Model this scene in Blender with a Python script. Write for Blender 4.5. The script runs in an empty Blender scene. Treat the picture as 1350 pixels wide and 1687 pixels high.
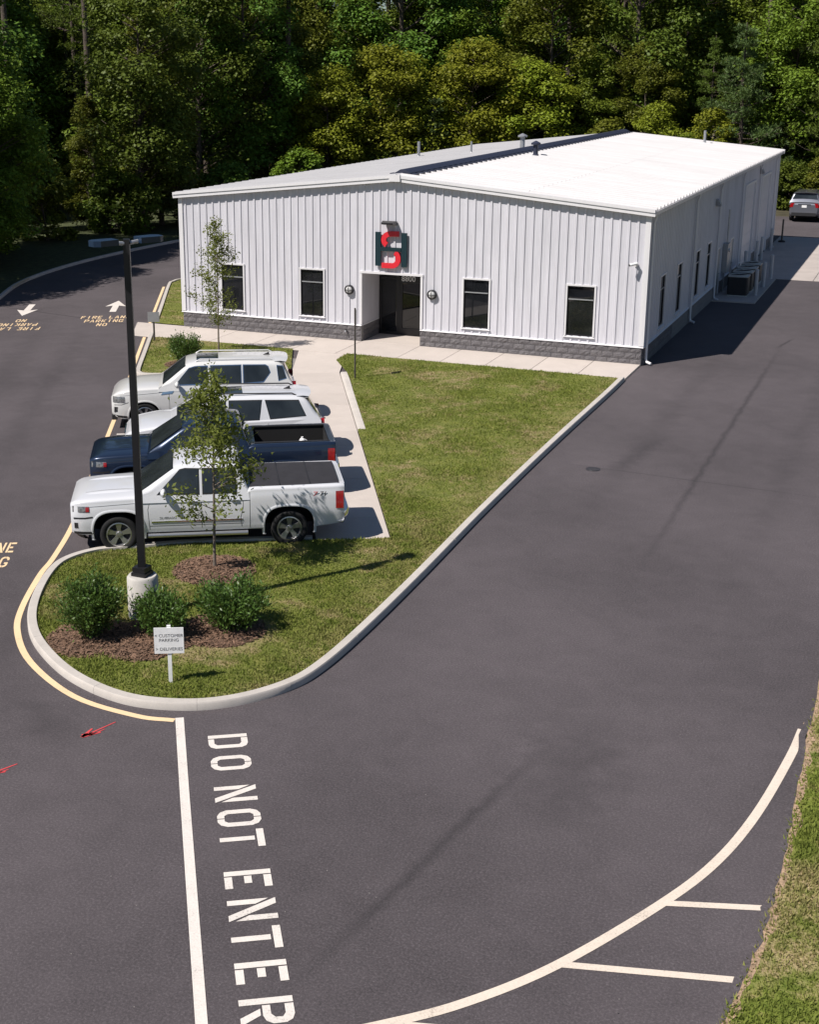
import bpy, bmesh, math, random
import numpy as np
from math import sin, cos, pi, radians, sqrt, atan2
from mathutils import Vector, Matrix

sc = bpy.context.scene
COL = sc.collection
RNG = np.random.default_rng(7)
random.seed(7)

# ------------------------------------------------------------------ camera
CAM = (8.875, -45.10, 9.847)
YAW, PITCH, ROLL = radians(-24.9993), radians(16.4186), radians(-0.33828)
cd = bpy.data.cameras.new('camera'); cam = bpy.data.objects.new('camera', cd); COL.objects.link(cam)
fw = Vector((sin(YAW)*cos(PITCH), cos(YAW)*cos(PITCH), -sin(PITCH)))
rt = Vector((cos(YAW), -sin(YAW), 0)); up = rt.cross(fw)
r2 = rt*cos(ROLL)+up*sin(ROLL); u2 = -rt*sin(ROLL)+up*cos(ROLL)
M3 = Matrix((r2, u2, -fw)).transposed()
cam.matrix_world = Matrix.Translation(CAM) @ M3.to_4x4()
cd.sensor_fit = 'VERTICAL'; cd.sensor_height = 24.0; cd.lens = 2166.6/1687*24
cd.shift_x = 141.12/1687; cd.shift_y = -87.07/1687
cd.clip_start = 0.1; cd.clip_end = 2000
sc.camera = cam

# ------------------------------------------------------------------ light
SUN_EL = radians(52.0)
SUN_AZ = (-0.57, -0.82)                       # horizontal direction towards the sun
n_ = math.hypot(*SUN_AZ); SUN_AZ = (SUN_AZ[0]/n_, SUN_AZ[1]/n_)
w = bpy.data.worlds.new('World'); sc.world = w; w.use_nodes = True
nt = w.node_tree; bg = nt.nodes['Background']
sky = nt.nodes.new('ShaderNodeTexSky'); sky.sky_type = 'NISHITA'; sky.sun_disc = False
sky.sun_elevation = SUN_EL; sky.sun_rotation = atan2(SUN_AZ[0], SUN_AZ[1])
sky.air_density = 1.0; sky.dust_density = 0.15; sky.ozone_density = 4.0
nt.links.new(sky.outputs[0], bg.inputs[0]); bg.inputs[1].default_value = 0.05
sd = bpy.data.lights.new('sun', 'SUN'); sd.energy = 4.9; sd.angle = radians(0.53); sd.color = (1.0, 0.935, 0.865)
so = bpy.data.objects.new('sun', sd); COL.objects.link(so)
sv = Vector((SUN_AZ[0]*cos(SUN_EL), SUN_AZ[1]*cos(SUN_EL), sin(SUN_EL)))
so.rotation_euler = sv.to_track_quat('Z', 'Y').to_euler(); so.location = sv*60
vs = sc.view_settings; vs.view_transform = 'Standard'; vs.look = 'None'; vs.exposure = 0.38; vs.gamma = 1.0

# ------------------------------------------------------------------ materials
MATS = {}
def newmat(name):
    m = bpy.data.materials.new(name); m.use_nodes = True; MATS[name] = m
    t = m.node_tree; return m, t, t.nodes['Principled BSDF']
def nd(t, typ, **kw):
    n = t.nodes.new(typ)
    for k, v in kw.items(): setattr(n, k, v)
    return n
def noise(t, scale, detail=4, rough=.55, vec=None, dist=0.):
    n = nd(t, 'ShaderNodeTexNoise'); n.inputs['Scale'].default_value = scale
    n.inputs['Detail'].default_value = detail; n.inputs['Roughness'].default_value = rough; n.inputs['Distortion'].default_value = dist
    if vec is not None: t.links.new(vec, n.inputs['Vector'])
    return n.outputs['Fac']
def ramp(t, fac, stops):
    r = nd(t, 'ShaderNodeValToRGB'); e = r.color_ramp.elements
    while len(e) < len(stops): e.new(.5)
    for i, (p, c) in enumerate(stops):
        e[i].position = p; e[i].color = (*c, 1) if len(c) == 3 else c
    t.links.new(fac, r.inputs[0]); return r.outputs[0]
def mixc(t, fac, a, b, mode='MIX'):
    m = nd(t, 'ShaderNodeMix', data_type='RGBA', blend_type=mode)
    for s, v in ((0, fac), (6, a), (7, b)):
        if isinstance(v, (int, float)): m.inputs[s].default_value = v
        elif isinstance(v, tuple): m.inputs[s].default_value = (*v, 1)
        else: t.links.new(v, m.inputs[s])
    return m.outputs[2]
def mth(t, op, a, b=None, clamp=False):
    m = nd(t, 'ShaderNodeMath', operation=op, use_clamp=clamp)
    for i, v in enumerate((a, b)):
        if v is None: continue
        if isinstance(v, (int, float)): m.inputs[i].default_value = v
        else: t.links.new(v, m.inputs[i])
    return m.outputs[0]
def bump(t, h, strength, dist=.02):
    b = nd(t, 'ShaderNodeBump'); b.inputs['Strength'].default_value = strength; b.inputs['Distance'].default_value = dist
    t.links.new(h, b.inputs['Height']); return b.outputs[0]
def opos(t): return nd(t, 'ShaderNodeTexCoord').outputs['Object']
def wpos(t): return nd(t, 'ShaderNodeNewGeometry').outputs['Position']

def simple(name, col, rough=.5, metal=0., spec=.5, coat=0., var=.06, nscale=9., bmp=0., bscale=40., bdist=.01, world=False, nrough=0.):
    m, t, b = newmat(name); p = wpos(t) if world else opos(t)
    f = noise(t, nscale, 5, .6, p)
    lo = tuple(c*(1-var) for c in col); hi = tuple(min(1, c*(1+var)) for c in col)
    t.links.new(ramp(t, f, [(.3, lo), (.7, hi)]), b.inputs['Base Color'])
    if nrough: t.links.new(ramp(t, f, [(.3, (rough-nrough,)*3), (.7, (rough+nrough,)*3)]), b.inputs['Roughness'])
    else: b.inputs['Roughness'].default_value = rough
    b.inputs['Metallic'].default_value = metal
    b.inputs['Specular IOR Level'].default_value = spec
    b.inputs['Coat Weight'].default_value = coat; b.inputs['Coat Roughness'].default_value = .04
    if bmp: t.links.new(bump(t, noise(t, bscale, 5, .65, p), bmp, bdist), b.inputs['Normal'])
    return m

def lineblend(t, pos, a, b, wid, soft_noise):
    """1 on the segment a-b (soft edged, broken up), 0 away from it: a worn wheel track"""
    ax, ay = a; bx, by = b; L = math.hypot(bx-ax, by-ay); dx, dy = (bx-ax)/L, (by-ay)/L
    s = nd(t, 'ShaderNodeSeparateXYZ'); t.links.new(pos, s.inputs[0])
    X = mth(t, 'SUBTRACT', s.outputs[0], ax); Y = mth(t, 'SUBTRACT', s.outputs[1], ay)
    d = mth(t, 'ABSOLUTE', mth(t, 'ADD', mth(t, 'ADD', mth(t, 'MULTIPLY', X, -dy), mth(t, 'MULTIPLY', Y, dx)), mth(t, 'MULTIPLY', mth(t, 'SUBTRACT', soft_noise, .5), wid*2.2)))
    l = mth(t, 'ADD', mth(t, 'MULTIPLY', X, dx), mth(t, 'MULTIPLY', Y, dy))
    f = mth(t, 'SUBTRACT', 1.0, mth(t, 'DIVIDE', d, wid), clamp=True)
    e = mth(t, 'MULTIPLY', mth(t, 'DIVIDE', l, L*.3), 1.0, clamp=True)
    e2 = mth(t, 'DIVIDE', mth(t, 'SUBTRACT', L, l), L*.3, clamp=True)
    return mth(t, 'MULTIPLY', mth(t, 'MULTIPLY', f, e), e2)

def asphalt():
    m, t, b = newmat('asphalt'); p = wpos(t)
    fine = noise(t, 30, 5, .85, p); mid = noise(t, 1.5, 6, .7, p, .6); big = noise(t, .16, 4, .5, p)
    c = ramp(t, fine, [(.36, (.024, .022, .023)), (.50, (.074, .0635, .0695)), (.66, (.215, .190, .203))])
    c = mixc(t, .36, c, ramp(t, mid, [(.3, (.036, .031, .0335)), (.7, (.108, .093, .100))]))
    c = mixc(t, .35, c, ramp(t, big, [(.36, (.046, .040, .043)), (.62, (.102, .088, .095))]))
    v = nd(t, 'ShaderNodeTexVoronoi'); v.inputs['Scale'].default_value = 5.5; t.links.new(p, v.inputs['Vector'])
    spk = mth(t, 'LESS_THAN', v.outputs['Distance'], .035)
    spk = mth(t, 'MULTIPLY', spk, mth(t, 'GREATER_THAN', noise(t, 1.7, 2, .5, p), .56))
    c = mixc(t, spk, c, (.30, .28, .26))
    v2 = nd(t, 'ShaderNodeTexVoronoi'); v2.inputs['Scale'].default_value = 2.3; t.links.new(p, v2.inputs['Vector'])
    c = mixc(t, mth(t, 'LESS_THAN', v2.outputs['Distance'], .022), c, (.012, .011, .012))
    sn = noise(t, 2.4, 5, .65, p)
    for a, bb, wd, k in [((3.2, -34.2), (4.35, -27.4), .14, .50), ((5.0, -30.0), (4.75, -26.0), 1.0, .34), ((4.06, -21.0), (4.05, 6.5), .12, .55),
                         ((2.1, -21.0), (2.3, 8.0), .5, .18), ((-2.2, -30.3), (-4.6, -29.2), .5, .34), ((-4.4, -29.3), (-7.2, -25.0), .45, .25),
                         ((-8.2, -27.5), (-24., 2.), .6, .22), ((-10.8, -26.0), (-26., 2.), .6, .2), ((3.9, 4.9), (4.3, 7.2), .09, .7), ((-31, 1.5), (-17.5, -1.0), .07, .8), ((-31, 15.5), (-19, 13.0), .07, .6), ((7.8, -13.0), (.2, -12.6), .05, .5), ((-9.0, -33.0), (2.0, -44.0), .06, .5), ((1.9, -13.5), (2.6, -8.5), .35, .35), ((6.0, -22.0), (6.1, 14.0), .5, .18)]:
        c = mixc(t, mth(t, 'MULTIPLY', lineblend(t, p, a, bb, wd, sn), k), c, (.022, .020, .022))
    t.links.new(c, b.inputs['Base Color'])
    b.inputs['Roughness'].default_value = .84; b.inputs['Specular IOR Level'].default_value = .35
    t.links.new(bump(t, mth(t, 'ADD', fine, mth(t, 'MULTIPLY', noise(t, 120, 2, .6, p), .5)), .55, .012), b.inputs['Normal'])
    return m
def concrete(name, base, stain=.25, scale=1.2):
    m, t, b = newmat(name); p = wpos(t); oi = nd(t, 'ShaderNodeObjectInfo')
    c = ramp(t, noise(t, 70, 4, .7, p), [(.3, tuple(x*.86 for x in base)), (.7, tuple(min(1, x*1.1) for x in base))])
    c = mixc(t, stain, c, ramp(t, noise(t, scale, 6, .65, p, .4), [(.3, tuple(x*.62 for x in base)), (.65, base)]))
    c = mixc(t, mth(t, 'MULTIPLY', oi.outputs['Random'], .16), c, tuple(x*.55 for x in base))
    t.links.new(c, b.inputs['Base Color']); b.inputs['Roughness'].default_value = .86; b.inputs['Specular IOR Level'].default_value = .3
    t.links.new(bump(t, noise(t, 160, 3, .6, p), .3, .006), b.inputs['Normal']); return m
def paint(name, base, wear=.8):
    m, t, b = newmat(name); p = wpos(t)
    f = mth(t, 'ADD', mth(t, 'MULTIPLY', noise(t, 38, 4, .75, p), .7), mth(t, 'MULTIPLY', noise(t, 2.2, 4, .6, p), .4))
    c = ramp(t, f, [(.36, tuple(x*.22 for x in base)), (.47, tuple(x*.82 for x in base)), (.66, base)])
    t.links.new(mixc(t, wear, base, c), b.inputs['Base Color']); b.inputs['Roughness'].default_value = .75
    t.links.new(bump(t, noise(t, 90, 3, .6, p), .3, .006), b.inputs['Normal']); return m
def grasscol(t, p, dry=0.):
    a = noise(t, .55, 5, .6, p, .5); c2 = noise(t, 3.2, 4, .65, p); f = noise(t, 26, 3, .7, p)
    g = ramp(t, c2, [(.28, (.070, .120, .012)), (.5, (.160, .220, .028)), (.72, (.31, .33, .065))])
    g = mixc(t, .4, g, ramp(t, f, [(.3, (.055, .085, .012)), (.7, (.28, .28, .085))]))
    s = ramp(t, f, [(.3, (.26, .185, .10)), (.7, (.52, .41, .25))])
    k = mth(t, 'ADD', mth(t, 'MULTIPLY', a, .62), mth(t, 'MULTIPLY', c2, .38))
    k = ramp(t, k, [(.50-dry, (0, 0, 0)), (.62-dry, (1, 1, 1))])
    sx = nd(t, 'ShaderNodeSeparateXYZ'); t.links.new(p, sx.inputs[0])
    near = mth(t, 'MULTIPLY', mth(t, 'ADD', mth(t, 'MULTIPLY', sx.outputs[0], 1.1), 1.25, clamp=True), mth(t, 'LESS_THAN', sx.outputs[0], 1.0))   # trodden turf along the drive kerb
    k = mth(t, 'MAXIMUM', k, mth(t, 'MULTIPLY', near, mth(t, 'MULTIPLY', mth(t, 'GREATER_THAN', c2, .44), a)), clamp=True)
    return mixc(t, mth(t, 'MULTIPLY', k, .85), g, s)
def grassmat(name, dry=0., blade=False):
    m, t, b = newmat(name); p = wpos(t); c = grasscol(t, p, dry)
    b.inputs['Roughness'].default_value = .8; b.inputs['Specular IOR Level'].default_value = .15
    if blade:
        oi = noise(t, 60, 2, .5, p); c = mixc(t, .45, c, mixc(t, oi, (.080, .135, .016), (.36, .37, .095)))
        o = t.nodes['Material Output']; tr = nd(t, 'ShaderNodeBsdfTranslucent'); t.links.new(c, tr.inputs[0])
        mx = nd(t, 'ShaderNodeMixShader'); mx.inputs[0].default_value = .3
        t.links.new(b.outputs[0], mx.inputs[1]); t.links.new(tr.outputs[0], mx.inputs[2]); t.links.new(mx.outputs[0], o.inputs[0])
    else:
        c = mixc(t, .3, c, (.16, .12, .065)) if not dry else c
        t.links.new(bump(t, noise(t, 30, 4, .7, p), .8, .05), b.inputs['Normal'])
    t.links.new(c, b.inputs['Base Color']); return m
def leafmat(name, dark, light, trans=.35, rough=.55, spec=.25, objvar=.5, tint=(.17, .19, .018)):
    m, t, b = newmat(name); p = opos(t); oi = nd(t, 'ShaderNodeObjectInfo')
    c = mixc(t, noise(t, 1.1, 3, .6, p), dark, light)
    c = mixc(t, mth(t, 'MULTIPLY', noise(t, 9, 2, .6, p), .6), c, tint)
    hs = nd(t, 'ShaderNodeHueSaturation'); t.links.new(c, hs.inputs['Color'])
    t.links.new(mth(t, 'ADD', .5-.035*objvar, mth(t, 'MULTIPLY', oi.outputs['Random'], .07*objvar)), hs.inputs['Hue'])
    t.links.new(mth(t, 'ADD', 1-.35*objvar, mth(t, 'MULTIPLY', oi.outputs['Random'], .7*objvar)), hs.inputs['Value'])
    c = hs.outputs[0]; t.links.new(c, b.inputs['Base Color'])
    b.inputs['Roughness'].default_value = rough; b.inputs['Specular IOR Level'].default_value = spec
    o = t.nodes['Material Output']; tr = nd(t, 'ShaderNodeBsdfTranslucent'); t.links.new(mixc(t, .5, c, (.14, .17, .03)), tr.inputs[0])
    mx = nd(t, 'ShaderNodeMixShader'); mx.inputs[0].default_value = trans
    t.links.new(b.outputs[0], mx.inputs[1]); t.links.new(tr.outputs[0], mx.inputs[2]); t.links.new(mx.outputs[0], o.inputs[0]); return m
def glassmat(name, col=(.008, .010, .013), rough=.03):
    m, t, b = newmat(name); p = opos(t)
    t.links.new(ramp(t, noise(t, 1.2, 3, .5, p), [(.35, tuple(c*.7 for c in col)), (.65, tuple(c*1.5 for c in col))]), b.inputs['Base Color'])
    b.inputs['Roughness'].default_value = rough; b.inputs['Specular IOR Level'].default_value = .6; b.inputs['IOR'].default_value = 1.5
    t.links.new(bump(t, noise(t, .8, 2, .5, p), .012, .05), b.inputs['Normal']); return m
def metalpanel(name, col, dirt=.12, metal=0., rough=.42, spec=.45, stretch=(3, 3, .35)):
    m, t, b = newmat(name); p = wpos(t); oi = nd(t, 'ShaderNodeObjectInfo')
    st = nd(t, 'ShaderNodeMapping'); st.inputs['Scale'].default_value = stretch; t.links.new(p, st.inputs[0])
    f = noise(t, 1.6, 5, .65, st.outputs[0])
    c = ramp(t, f, [(.3, tuple(x*(1-dirt) for x in col)), (.65, col)])
    c = mixc(t, mth(t, 'MULTIPLY', oi.outputs['Random'], .14), c, tuple(x*.62 for x in col))
    t.links.new(c, b.inputs['Base Color']); b.inputs['Roughness'].default_value = rough; b.inputs['Specular IOR Level'].default_value = spec; b.inputs['Metallic'].default_value = metal
    t.links.new(bump(t, noise(t, 1.4, 2, .5, p), .05, .04), b.inputs['Normal']); return m

asphalt(); concrete('concrete', (.52, .465, .425)); concrete('kerb_concrete', (.50, .465, .43), .4, 2.5); concrete('pier_concrete', (.52, .50, .47), .3, 4)
concrete('apron_concrete', (.47, .42, .39), .4, .8)
paint('white_paint', (.68, .59, .50)); paint('pale_paint', (.68, .63, .585)); paint('yellow_paint', (.76, .56, .34), .5); paint('red_paint', (.62, .06, .07), .75)
grassmat('lawn_soil'); grassmat('verge_soil', .07); grassmat('grass_blade', -.01, True); grassmat('verge_blade', .055, True)
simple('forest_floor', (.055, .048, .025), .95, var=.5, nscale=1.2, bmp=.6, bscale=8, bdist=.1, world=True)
simple('shade_tinted_turf', (.050, .062, .020), .95, var=.5, nscale=2.5, bmp=.7, bscale=20, bdist=.06, world=True)  # left verge turf, its colour darkened to carry the shade of the trees
simple('dirt', (.36, .25, .165), .95, var=.45, nscale=22, bmp=.8, bscale=40, bdist=.03, world=True)
simple('mulch', (.105, .064, .044), .95, var=.5, nscale=30, bmp=.9, bscale=45, bdist=.05, world=True)
simple('mulch_chip', (.16, .095, .062), .9, var=.5, nscale=14, world=True)
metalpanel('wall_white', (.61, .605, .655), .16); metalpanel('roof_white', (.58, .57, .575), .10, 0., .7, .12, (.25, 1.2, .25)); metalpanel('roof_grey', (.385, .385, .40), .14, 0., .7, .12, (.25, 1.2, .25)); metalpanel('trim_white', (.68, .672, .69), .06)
def blockmat():
    m, t, b = newmat('split_block'); p = wpos(t); oi = nd(t, 'ShaderNodeObjectInfo')
    c = ramp(t, noise(t, 24, 5, .75, p), [(.3, (.085, .080, .088)), (.55, (.155, .145, .15)), (.75, (.27, .255, .25))])
    c = mixc(t, mth(t, 'MULTIPLY', oi.outputs['Random'], .4), c, (.09, .085, .095))
    t.links.new(c, b.inputs['Base Color']); b.inputs['Roughness'].default_value = .92
    t.links.new(bump(t, noise(t, 32, 5, .7, p), .9, .03), b.inputs['Normal'])
blockmat()
def sideblock():
    m, t, b = newmat('block_courses'); p = wpos(t)
    mp = nd(t, 'ShaderNodeMapping'); mp.inputs['Rotation'].default_value = (0, pi/2, pi/2); 
    s = nd(t, 'ShaderNodeSeparateXYZ'); t.links.new(p, s.inputs[0]); cb = nd(t, 'ShaderNodeCombineXYZ')
    t.links.new(s.outputs[1], cb.inputs[0]); t.links.new(s.outputs[2], cb.inputs[1])
    br = nd(t, 'ShaderNodeTexBrick'); t.links.new(cb.outputs[0], br.inputs['Vector'])
    br.inputs['Scale'].default_value = 1; br.inputs['Brick Width'].default_value = .4; br.inputs['Row Height'].default_value = .21; br.inputs['Mortar Size'].default_value = .008
    br.inputs['Color1'].default_value = (.15, .14, .145, 1); br.inputs['Color2'].default_value = (.19, .18, .18, 1); br.inputs['Mortar'].default_value = (.25, .24, .23, 1)
    t.links.new(mixc(t, .4, br.outputs[0], ramp(t, noise(t, 24, 5, .7, p), [(.3, (.09, .085, .09)), (.7, (.24, .23, .23))])), b.inputs['Base Color']); b.inputs['Roughness'].default_value = .9
sideblock()
simple('mortar', (.20, .19, .185), .95, world=True, nscale=30, var=.2)
simple('interior_dark', (.02, .021, .024), .8)
simple('frame_black', (.014, .013, .016), .38, spec=.5)
simple('ridge_dark', (.026, .030, .055), .5, var=.15)
simple('galvanised', (.42, .43, .45), .42, metal=.6, var=.15)
simple('letter_teal', (.008, .026, .034), .42, spec=.4); simple('letter_red', (.62, .022, .035), .38, spec=.45)
simple('white_plastic', (.78, .78, .79), .4); simple('lamp_globe', (.45, .45, .45), .25)
simple('pole_black', (.011, .011, .013), .42, spec=.45); simple('post_bronze', (.055, .048, .045), .5)
simple('sign_white', (.80, .80, .80), .42); simple('sign_grey', (.33, .33, .34), .45, metal=.3); simple('print_grey', (.12, .12, .125), .6)
simple('bollard_grey', (.46, .46, .47), .55); simple('unit_black', (.013, .014, .018), .55); simple('unit_rim', (.40, .40, .38), .5)
simple('tyre_rubber', (.016, .016, .017), .82, spec=.25, var=.25, nscale=30, bmp=.3, bscale=60)
simple('alloy', (.52, .52, .54), .28, metal=.85, var=.05); simple('dark_alloy', (.045, .045, .05), .4, metal=.5); simple('chrome', (.75, .75, .77), .12, metal=1., var=.02)
simple('trim_black', (.017, .017, .019), .55, var=.2); simple('tonneau_vinyl', (.026, .025, .029), .72, spec=.35, var=.2, nscale=4, bmp=.3, bscale=90)
simple('well_black', (.008, .008, .009), .9)
simple('car_white', (.60, .61, .64), .28, coat=1., var=.015, nscale=2); simple('car_pearl', (.60, .598, .59), .28, coat=1., var=.015, nscale=2)
simple('car_navy', (.015, .027, .058), .30, metal=.45, coat=1., var=.08, nscale=2); simple('car_silver', (.20, .21, .245), .30, metal=.6, coat=1., var=.03)
simple('lamp_sky_sheen', (.008, .022, .05), .4, spec=.4)  # dark lamp heads; the blue sky reflection is put into their colour
simple('lamp_red', (.30, .006, .010), .16, spec=.6, var=.25, nscale=12, coat=.6); simple('lamp_clear', (.22, .22, .235), .10, metal=.5, var=.6, nscale=24); simple('lamp_amber', (.55, .16, .03), .2)
simple('badge_red', (.55, .02, .03), .4); simple('badge_black', (.02, .02, .022), .4)
glassmat('car_glass', (.022, .027, .030)); glassmat('window_glass', (.010, .011, .013), .02)
simple('bark', (.085, .066, .052), .9, var=.45, nscale=6, bmp=.9, bscale=14, bdist=.05); simple('pale_bark', (.17, .14, .115), .9, var=.35, nscale=8, bmp=.7, bscale=16, bdist=.04)
leafmat('leaf_deep', (.040, .092, .014), (.11, .18, .026), .28, objvar=.9); leafmat('leaf_mid', (.075, .135, .014), (.19, .25, .028), .32, objvar=.9); leafmat('leaf_lime', (.17, .22, .014), (.32, .34, .030), .38, objvar=.6)
leafmat('needle', (.036, .090, .018), (.13, .195, .034), .22, objvar=.35); leafmat('needle_blue', (.030, .075, .036), (.080, .14, .062), .2, objvar=.3)
leafmat('sapling_leaf', (.12, .165, .032), (.25, .28, .075), .5, objvar=.1); leafmat('laurel_leaf', (.030, .085, .014), (.085, .165, .028), .25, .42, .35, .15, (.13, .20, .05))
leafmat('dry_leaf', (.16, .09, .03), (.24, .16, .05), .3, objvar=.3)
simple('copper_paint', (.10, .08, .07), .6)

# ------------------------------------------------------------------ mesh helpers
class MB:
    def __init__(s): s.v = []; s.f = []; s.mi = []
    def add(s, vs, fs, mi=0):
        o = len(s.v); s.v.extend([tuple(map(float, p)) for p in vs]); s.f.extend([tuple(o+i for i in f) for f in fs]); s.mi.extend([mi]*len(fs)); return s
    def box(s, a, b, mi=0):
        x0, y0, z0 = a; x1, y1, z1 = b
        return s.add([(x0,y0,z0),(x1,y0,z0),(x1,y1,z0),(x0,y1,z0),(x0,y0,z1),(x1,y0,z1),(x1,y1,z1),(x0,y1,z1)],
              [(0,3,2,1),(4,5,6,7),(0,1,5,4),(1,2,6,5),(2,3,7,6),(3,0,4,7)], mi)
    def cbox(s, c, d, mi=0): return s.box([c[i]-d[i]/2 for i in range(3)], [c[i]+d[i]/2 for i in range(3)], mi)
    def prism(s, poly, h0, h1, fn, mi=0):
        """extrude a 2D polygon; fn(a,b,h)->xyz"""
        n = len(poly); vs = [fn(a, b, h0) for a, b in poly]+[fn(a, b, h1) for a, b in poly]
        return s.add(vs, [tuple(range(n))[::-1], tuple(range(n, 2*n))]+[(i, (i+1) % n, n+(i+1) % n, n+i) for i in range(n)], mi)
    def tube(s, pts, rad, n=8, mi=0, cap=True):
        pts = [Vector(p) for p in pts]; rad = rad if hasattr(rad, '__len__') else [rad]*len(pts); rings = []
        for i, p in enumerate(pts):
            d = (pts[min(i+1, len(pts)-1)]-pts[max(i-1, 0)]).normalized()
            a = d.cross(Vector((0, 0, 1)) if abs(d.z) < .9 else Vector((1, 0, 0))).normalized(); b = d.cross(a)
            rings.append([p+(a*cos(2*pi*k/n)+b*sin(2*pi*k/n))*rad[i] for k in range(n)])
        vs = [q for r in rings for q in r]; fs = []
        for i in range(len(pts)-1):
            for k in range(n): fs.append((i*n+k, (i+1)*n+k, (i+1)*n+(k+1) % n, i*n+(k+1) % n))
        if cap: fs += [tuple(range(n)), tuple(range((len(pts)-1)*n, len(pts)*n))[::-1]]
        return s.add(vs, fs, mi)
    def lathe(s, prof, n=24, c=(0,0,0), axis='z', mi=0):
        vs = []; m = len(prof)
        for k in range(n):
            a = 2*pi*k/n
            for r, h in prof:
                p = (r*cos(a), r*sin(a), h) if axis == 'z' else (r*cos(a), h, r*sin(a))
                vs.append((p[0]+c[0], p[1]+c[1], p[2]+c[2]))
        return s.add(vs, [(k*m+i, ((k+1) % n)*m+i, ((k+1) % n)*m+i+1, k*m+i+1) for k in range(n) for i in range(m-1)], mi)
    def grid(s, P, mi=0, close_u=False):
        r, c = len(P), len(P[0]); vs = [p for row in P for p in row]
        return s.add(vs, [(i*c+j, i*c+j+1, ((i+1) % r)*c+j+1, ((i+1) % r)*c+j) for i in range(r if close_u else r-1) for j in range(c-1)], mi)
    def mesh(s, name, mats, smooth=None, fixn=True):
        me = bpy.data.meshes.new(name); me.from_pydata(s.v, [], s.f)
        for m in (mats if isinstance(mats, (list, tuple)) else [mats]): me.materials.append(MATS[m])
        if any(s.mi): me.polygons.foreach_set('material_index', s.mi)
        if fixn:
            bm = bmesh.new(); bm.from_mesh(me); bmesh.ops.recalc_face_normals(bm, faces=bm.faces); bm.to_mesh(me); bm.free()
        if smooth is not None:
            me.polygons.foreach_set('use_smooth', [True]*len(me.polygons)); me.set_sharp_from_angle(angle=radians(smooth))
        me.update(); return me
    def build(s, name, mats, parent=None, smooth=None, fixn=True): return link(name, s.mesh(name, mats, smooth, fixn), parent)
def link(name, me, parent=None, loc=None, rot=None):
    o = bpy.data.objects.new(name, me); COL.objects.link(o); o.parent = parent
    if loc is not None: o.location = loc
    if rot is not None: o.rotation_euler = rot
    return o
def tag(o, label=None, cat=None, group=None, kind=None):
    if label: o['label'] = label
    if cat: o['category'] = cat
    if group: o['group'] = group
    if kind: o['kind'] = kind
    return o
def empty(name, loc=(0,0,0), rz=0., label=None, cat=None, group=None):
    o = link(name, None, None, loc, (0, 0, rz)); o.empty_display_size = .2; return tag(o, label, cat, group)
def copy_tree(o, parent=None):
    c = o.copy(); COL.objects.link(c); c.parent = parent
    for ch in o.children: copy_tree(ch, c)
    return c
def fastmesh(name, V, F4, mat, smooth=False):
    """V (n,3) F4 (m,k) numpy -> mesh quickly"""
    me = bpy.data.meshes.new(name); n, m, k = len(V), len(F4), F4.shape[1]
    me.vertices.add(n); me.vertices.foreach_set('co', np.asarray(V, np.float32).ravel())
    me.loops.add(m*k); me.loops.foreach_set('vertex_index', F4.astype(np.int32).ravel())
    me.polygons.add(m); me.polygons.foreach_set('loop_start', (np.arange(m)*k).astype(np.int32))
    me.polygons.foreach_set('loop_total', np.full(m, k, np.int32))
    if smooth: me.polygons.foreach_set('use_smooth', np.ones(m, bool))
    me.materials.append(MATS[mat]); me.update(calc_edges=True); return me
def sheet(name, poly, z, mat, parent=None, kind='structure'):
    me = MB().add([(x, y, z) for x, y in poly], [tuple(range(len(poly)))]).mesh(name, mat, fixn=False)
    if me.polygons[0].normal.z < 0: me.flip_normals()
    o = link(name, me, parent); 
    if not parent: tag(o, kind=kind)
    return o
def spline(pts, n=8):
    P = [np.array(p, float) for p in pts]; P = [2*P[0]-P[1]]+P+[2*P[-1]-P[-2]]; out = []
    for i in range(1, len(P)-2):
        for k in range(n):
            t = k/n; out.append(tuple(.5*((2*P[i])+(-P[i-1]+P[i+1])*t+(2*P[i-1]-5*P[i]+4*P[i+1]-P[i+2])*t*t+(-P[i-1]+3*P[i]-3*P[i+1]+P[i+2])*t**3)))
    out.append(tuple(P[-2])); return out
def offset(path, d):
    """offset an open 2D polyline to its left by d"""
    P = np.array(path, float); T = np.gradient(P, axis=0); T /= np.linalg.norm(T, axis=1)[:, None]
    return [tuple(p) for p in P+np.stack([-T[:, 1], T[:, 0]], 1)*d]
def inpoly(X, Y, poly):
    P = np.array(poly); ins = np.zeros(len(X), bool); j = len(P)-1
    for i in range(len(P)):
        c = ((P[i, 1] > Y) != (P[j, 1] > Y)) & (X < (P[j, 0]-P[i, 0])*(Y-P[i, 1])/(P[j, 1]-P[i, 1]+1e-12)+P[i, 0]); ins ^= c; j = i
    return ins
def ribbon(name, path, wid, z, mat, parent):
    a = offset(path, wid/2); b = offset(path, -wid/2)
    m = MB(); m.grid([[(x, y, z) for x, y in a], [(x, y, z) for x, y in b]])
    me = m.mesh(name, mat, fixn=False)
    if me.polygons[0].normal.z < 0: me.flip_normals()
    return link(name, me, parent)

# site frame of the angled parking row: u along a stall towards the walk, v along the row
O2 = np.array([-1.22, -20.0]); A28 = radians(28.1); U2 = np.array([cos(A28), sin(A28)]); V2 = np.array([-sin(A28), cos(A28)])
def UV(u, v): p = O2+U2*u+V2*v; return (float(p[0]), float(p[1]))
ZL, ZW, ZK = .075, .05, .135                # lawn, walk, kerb top

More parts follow.
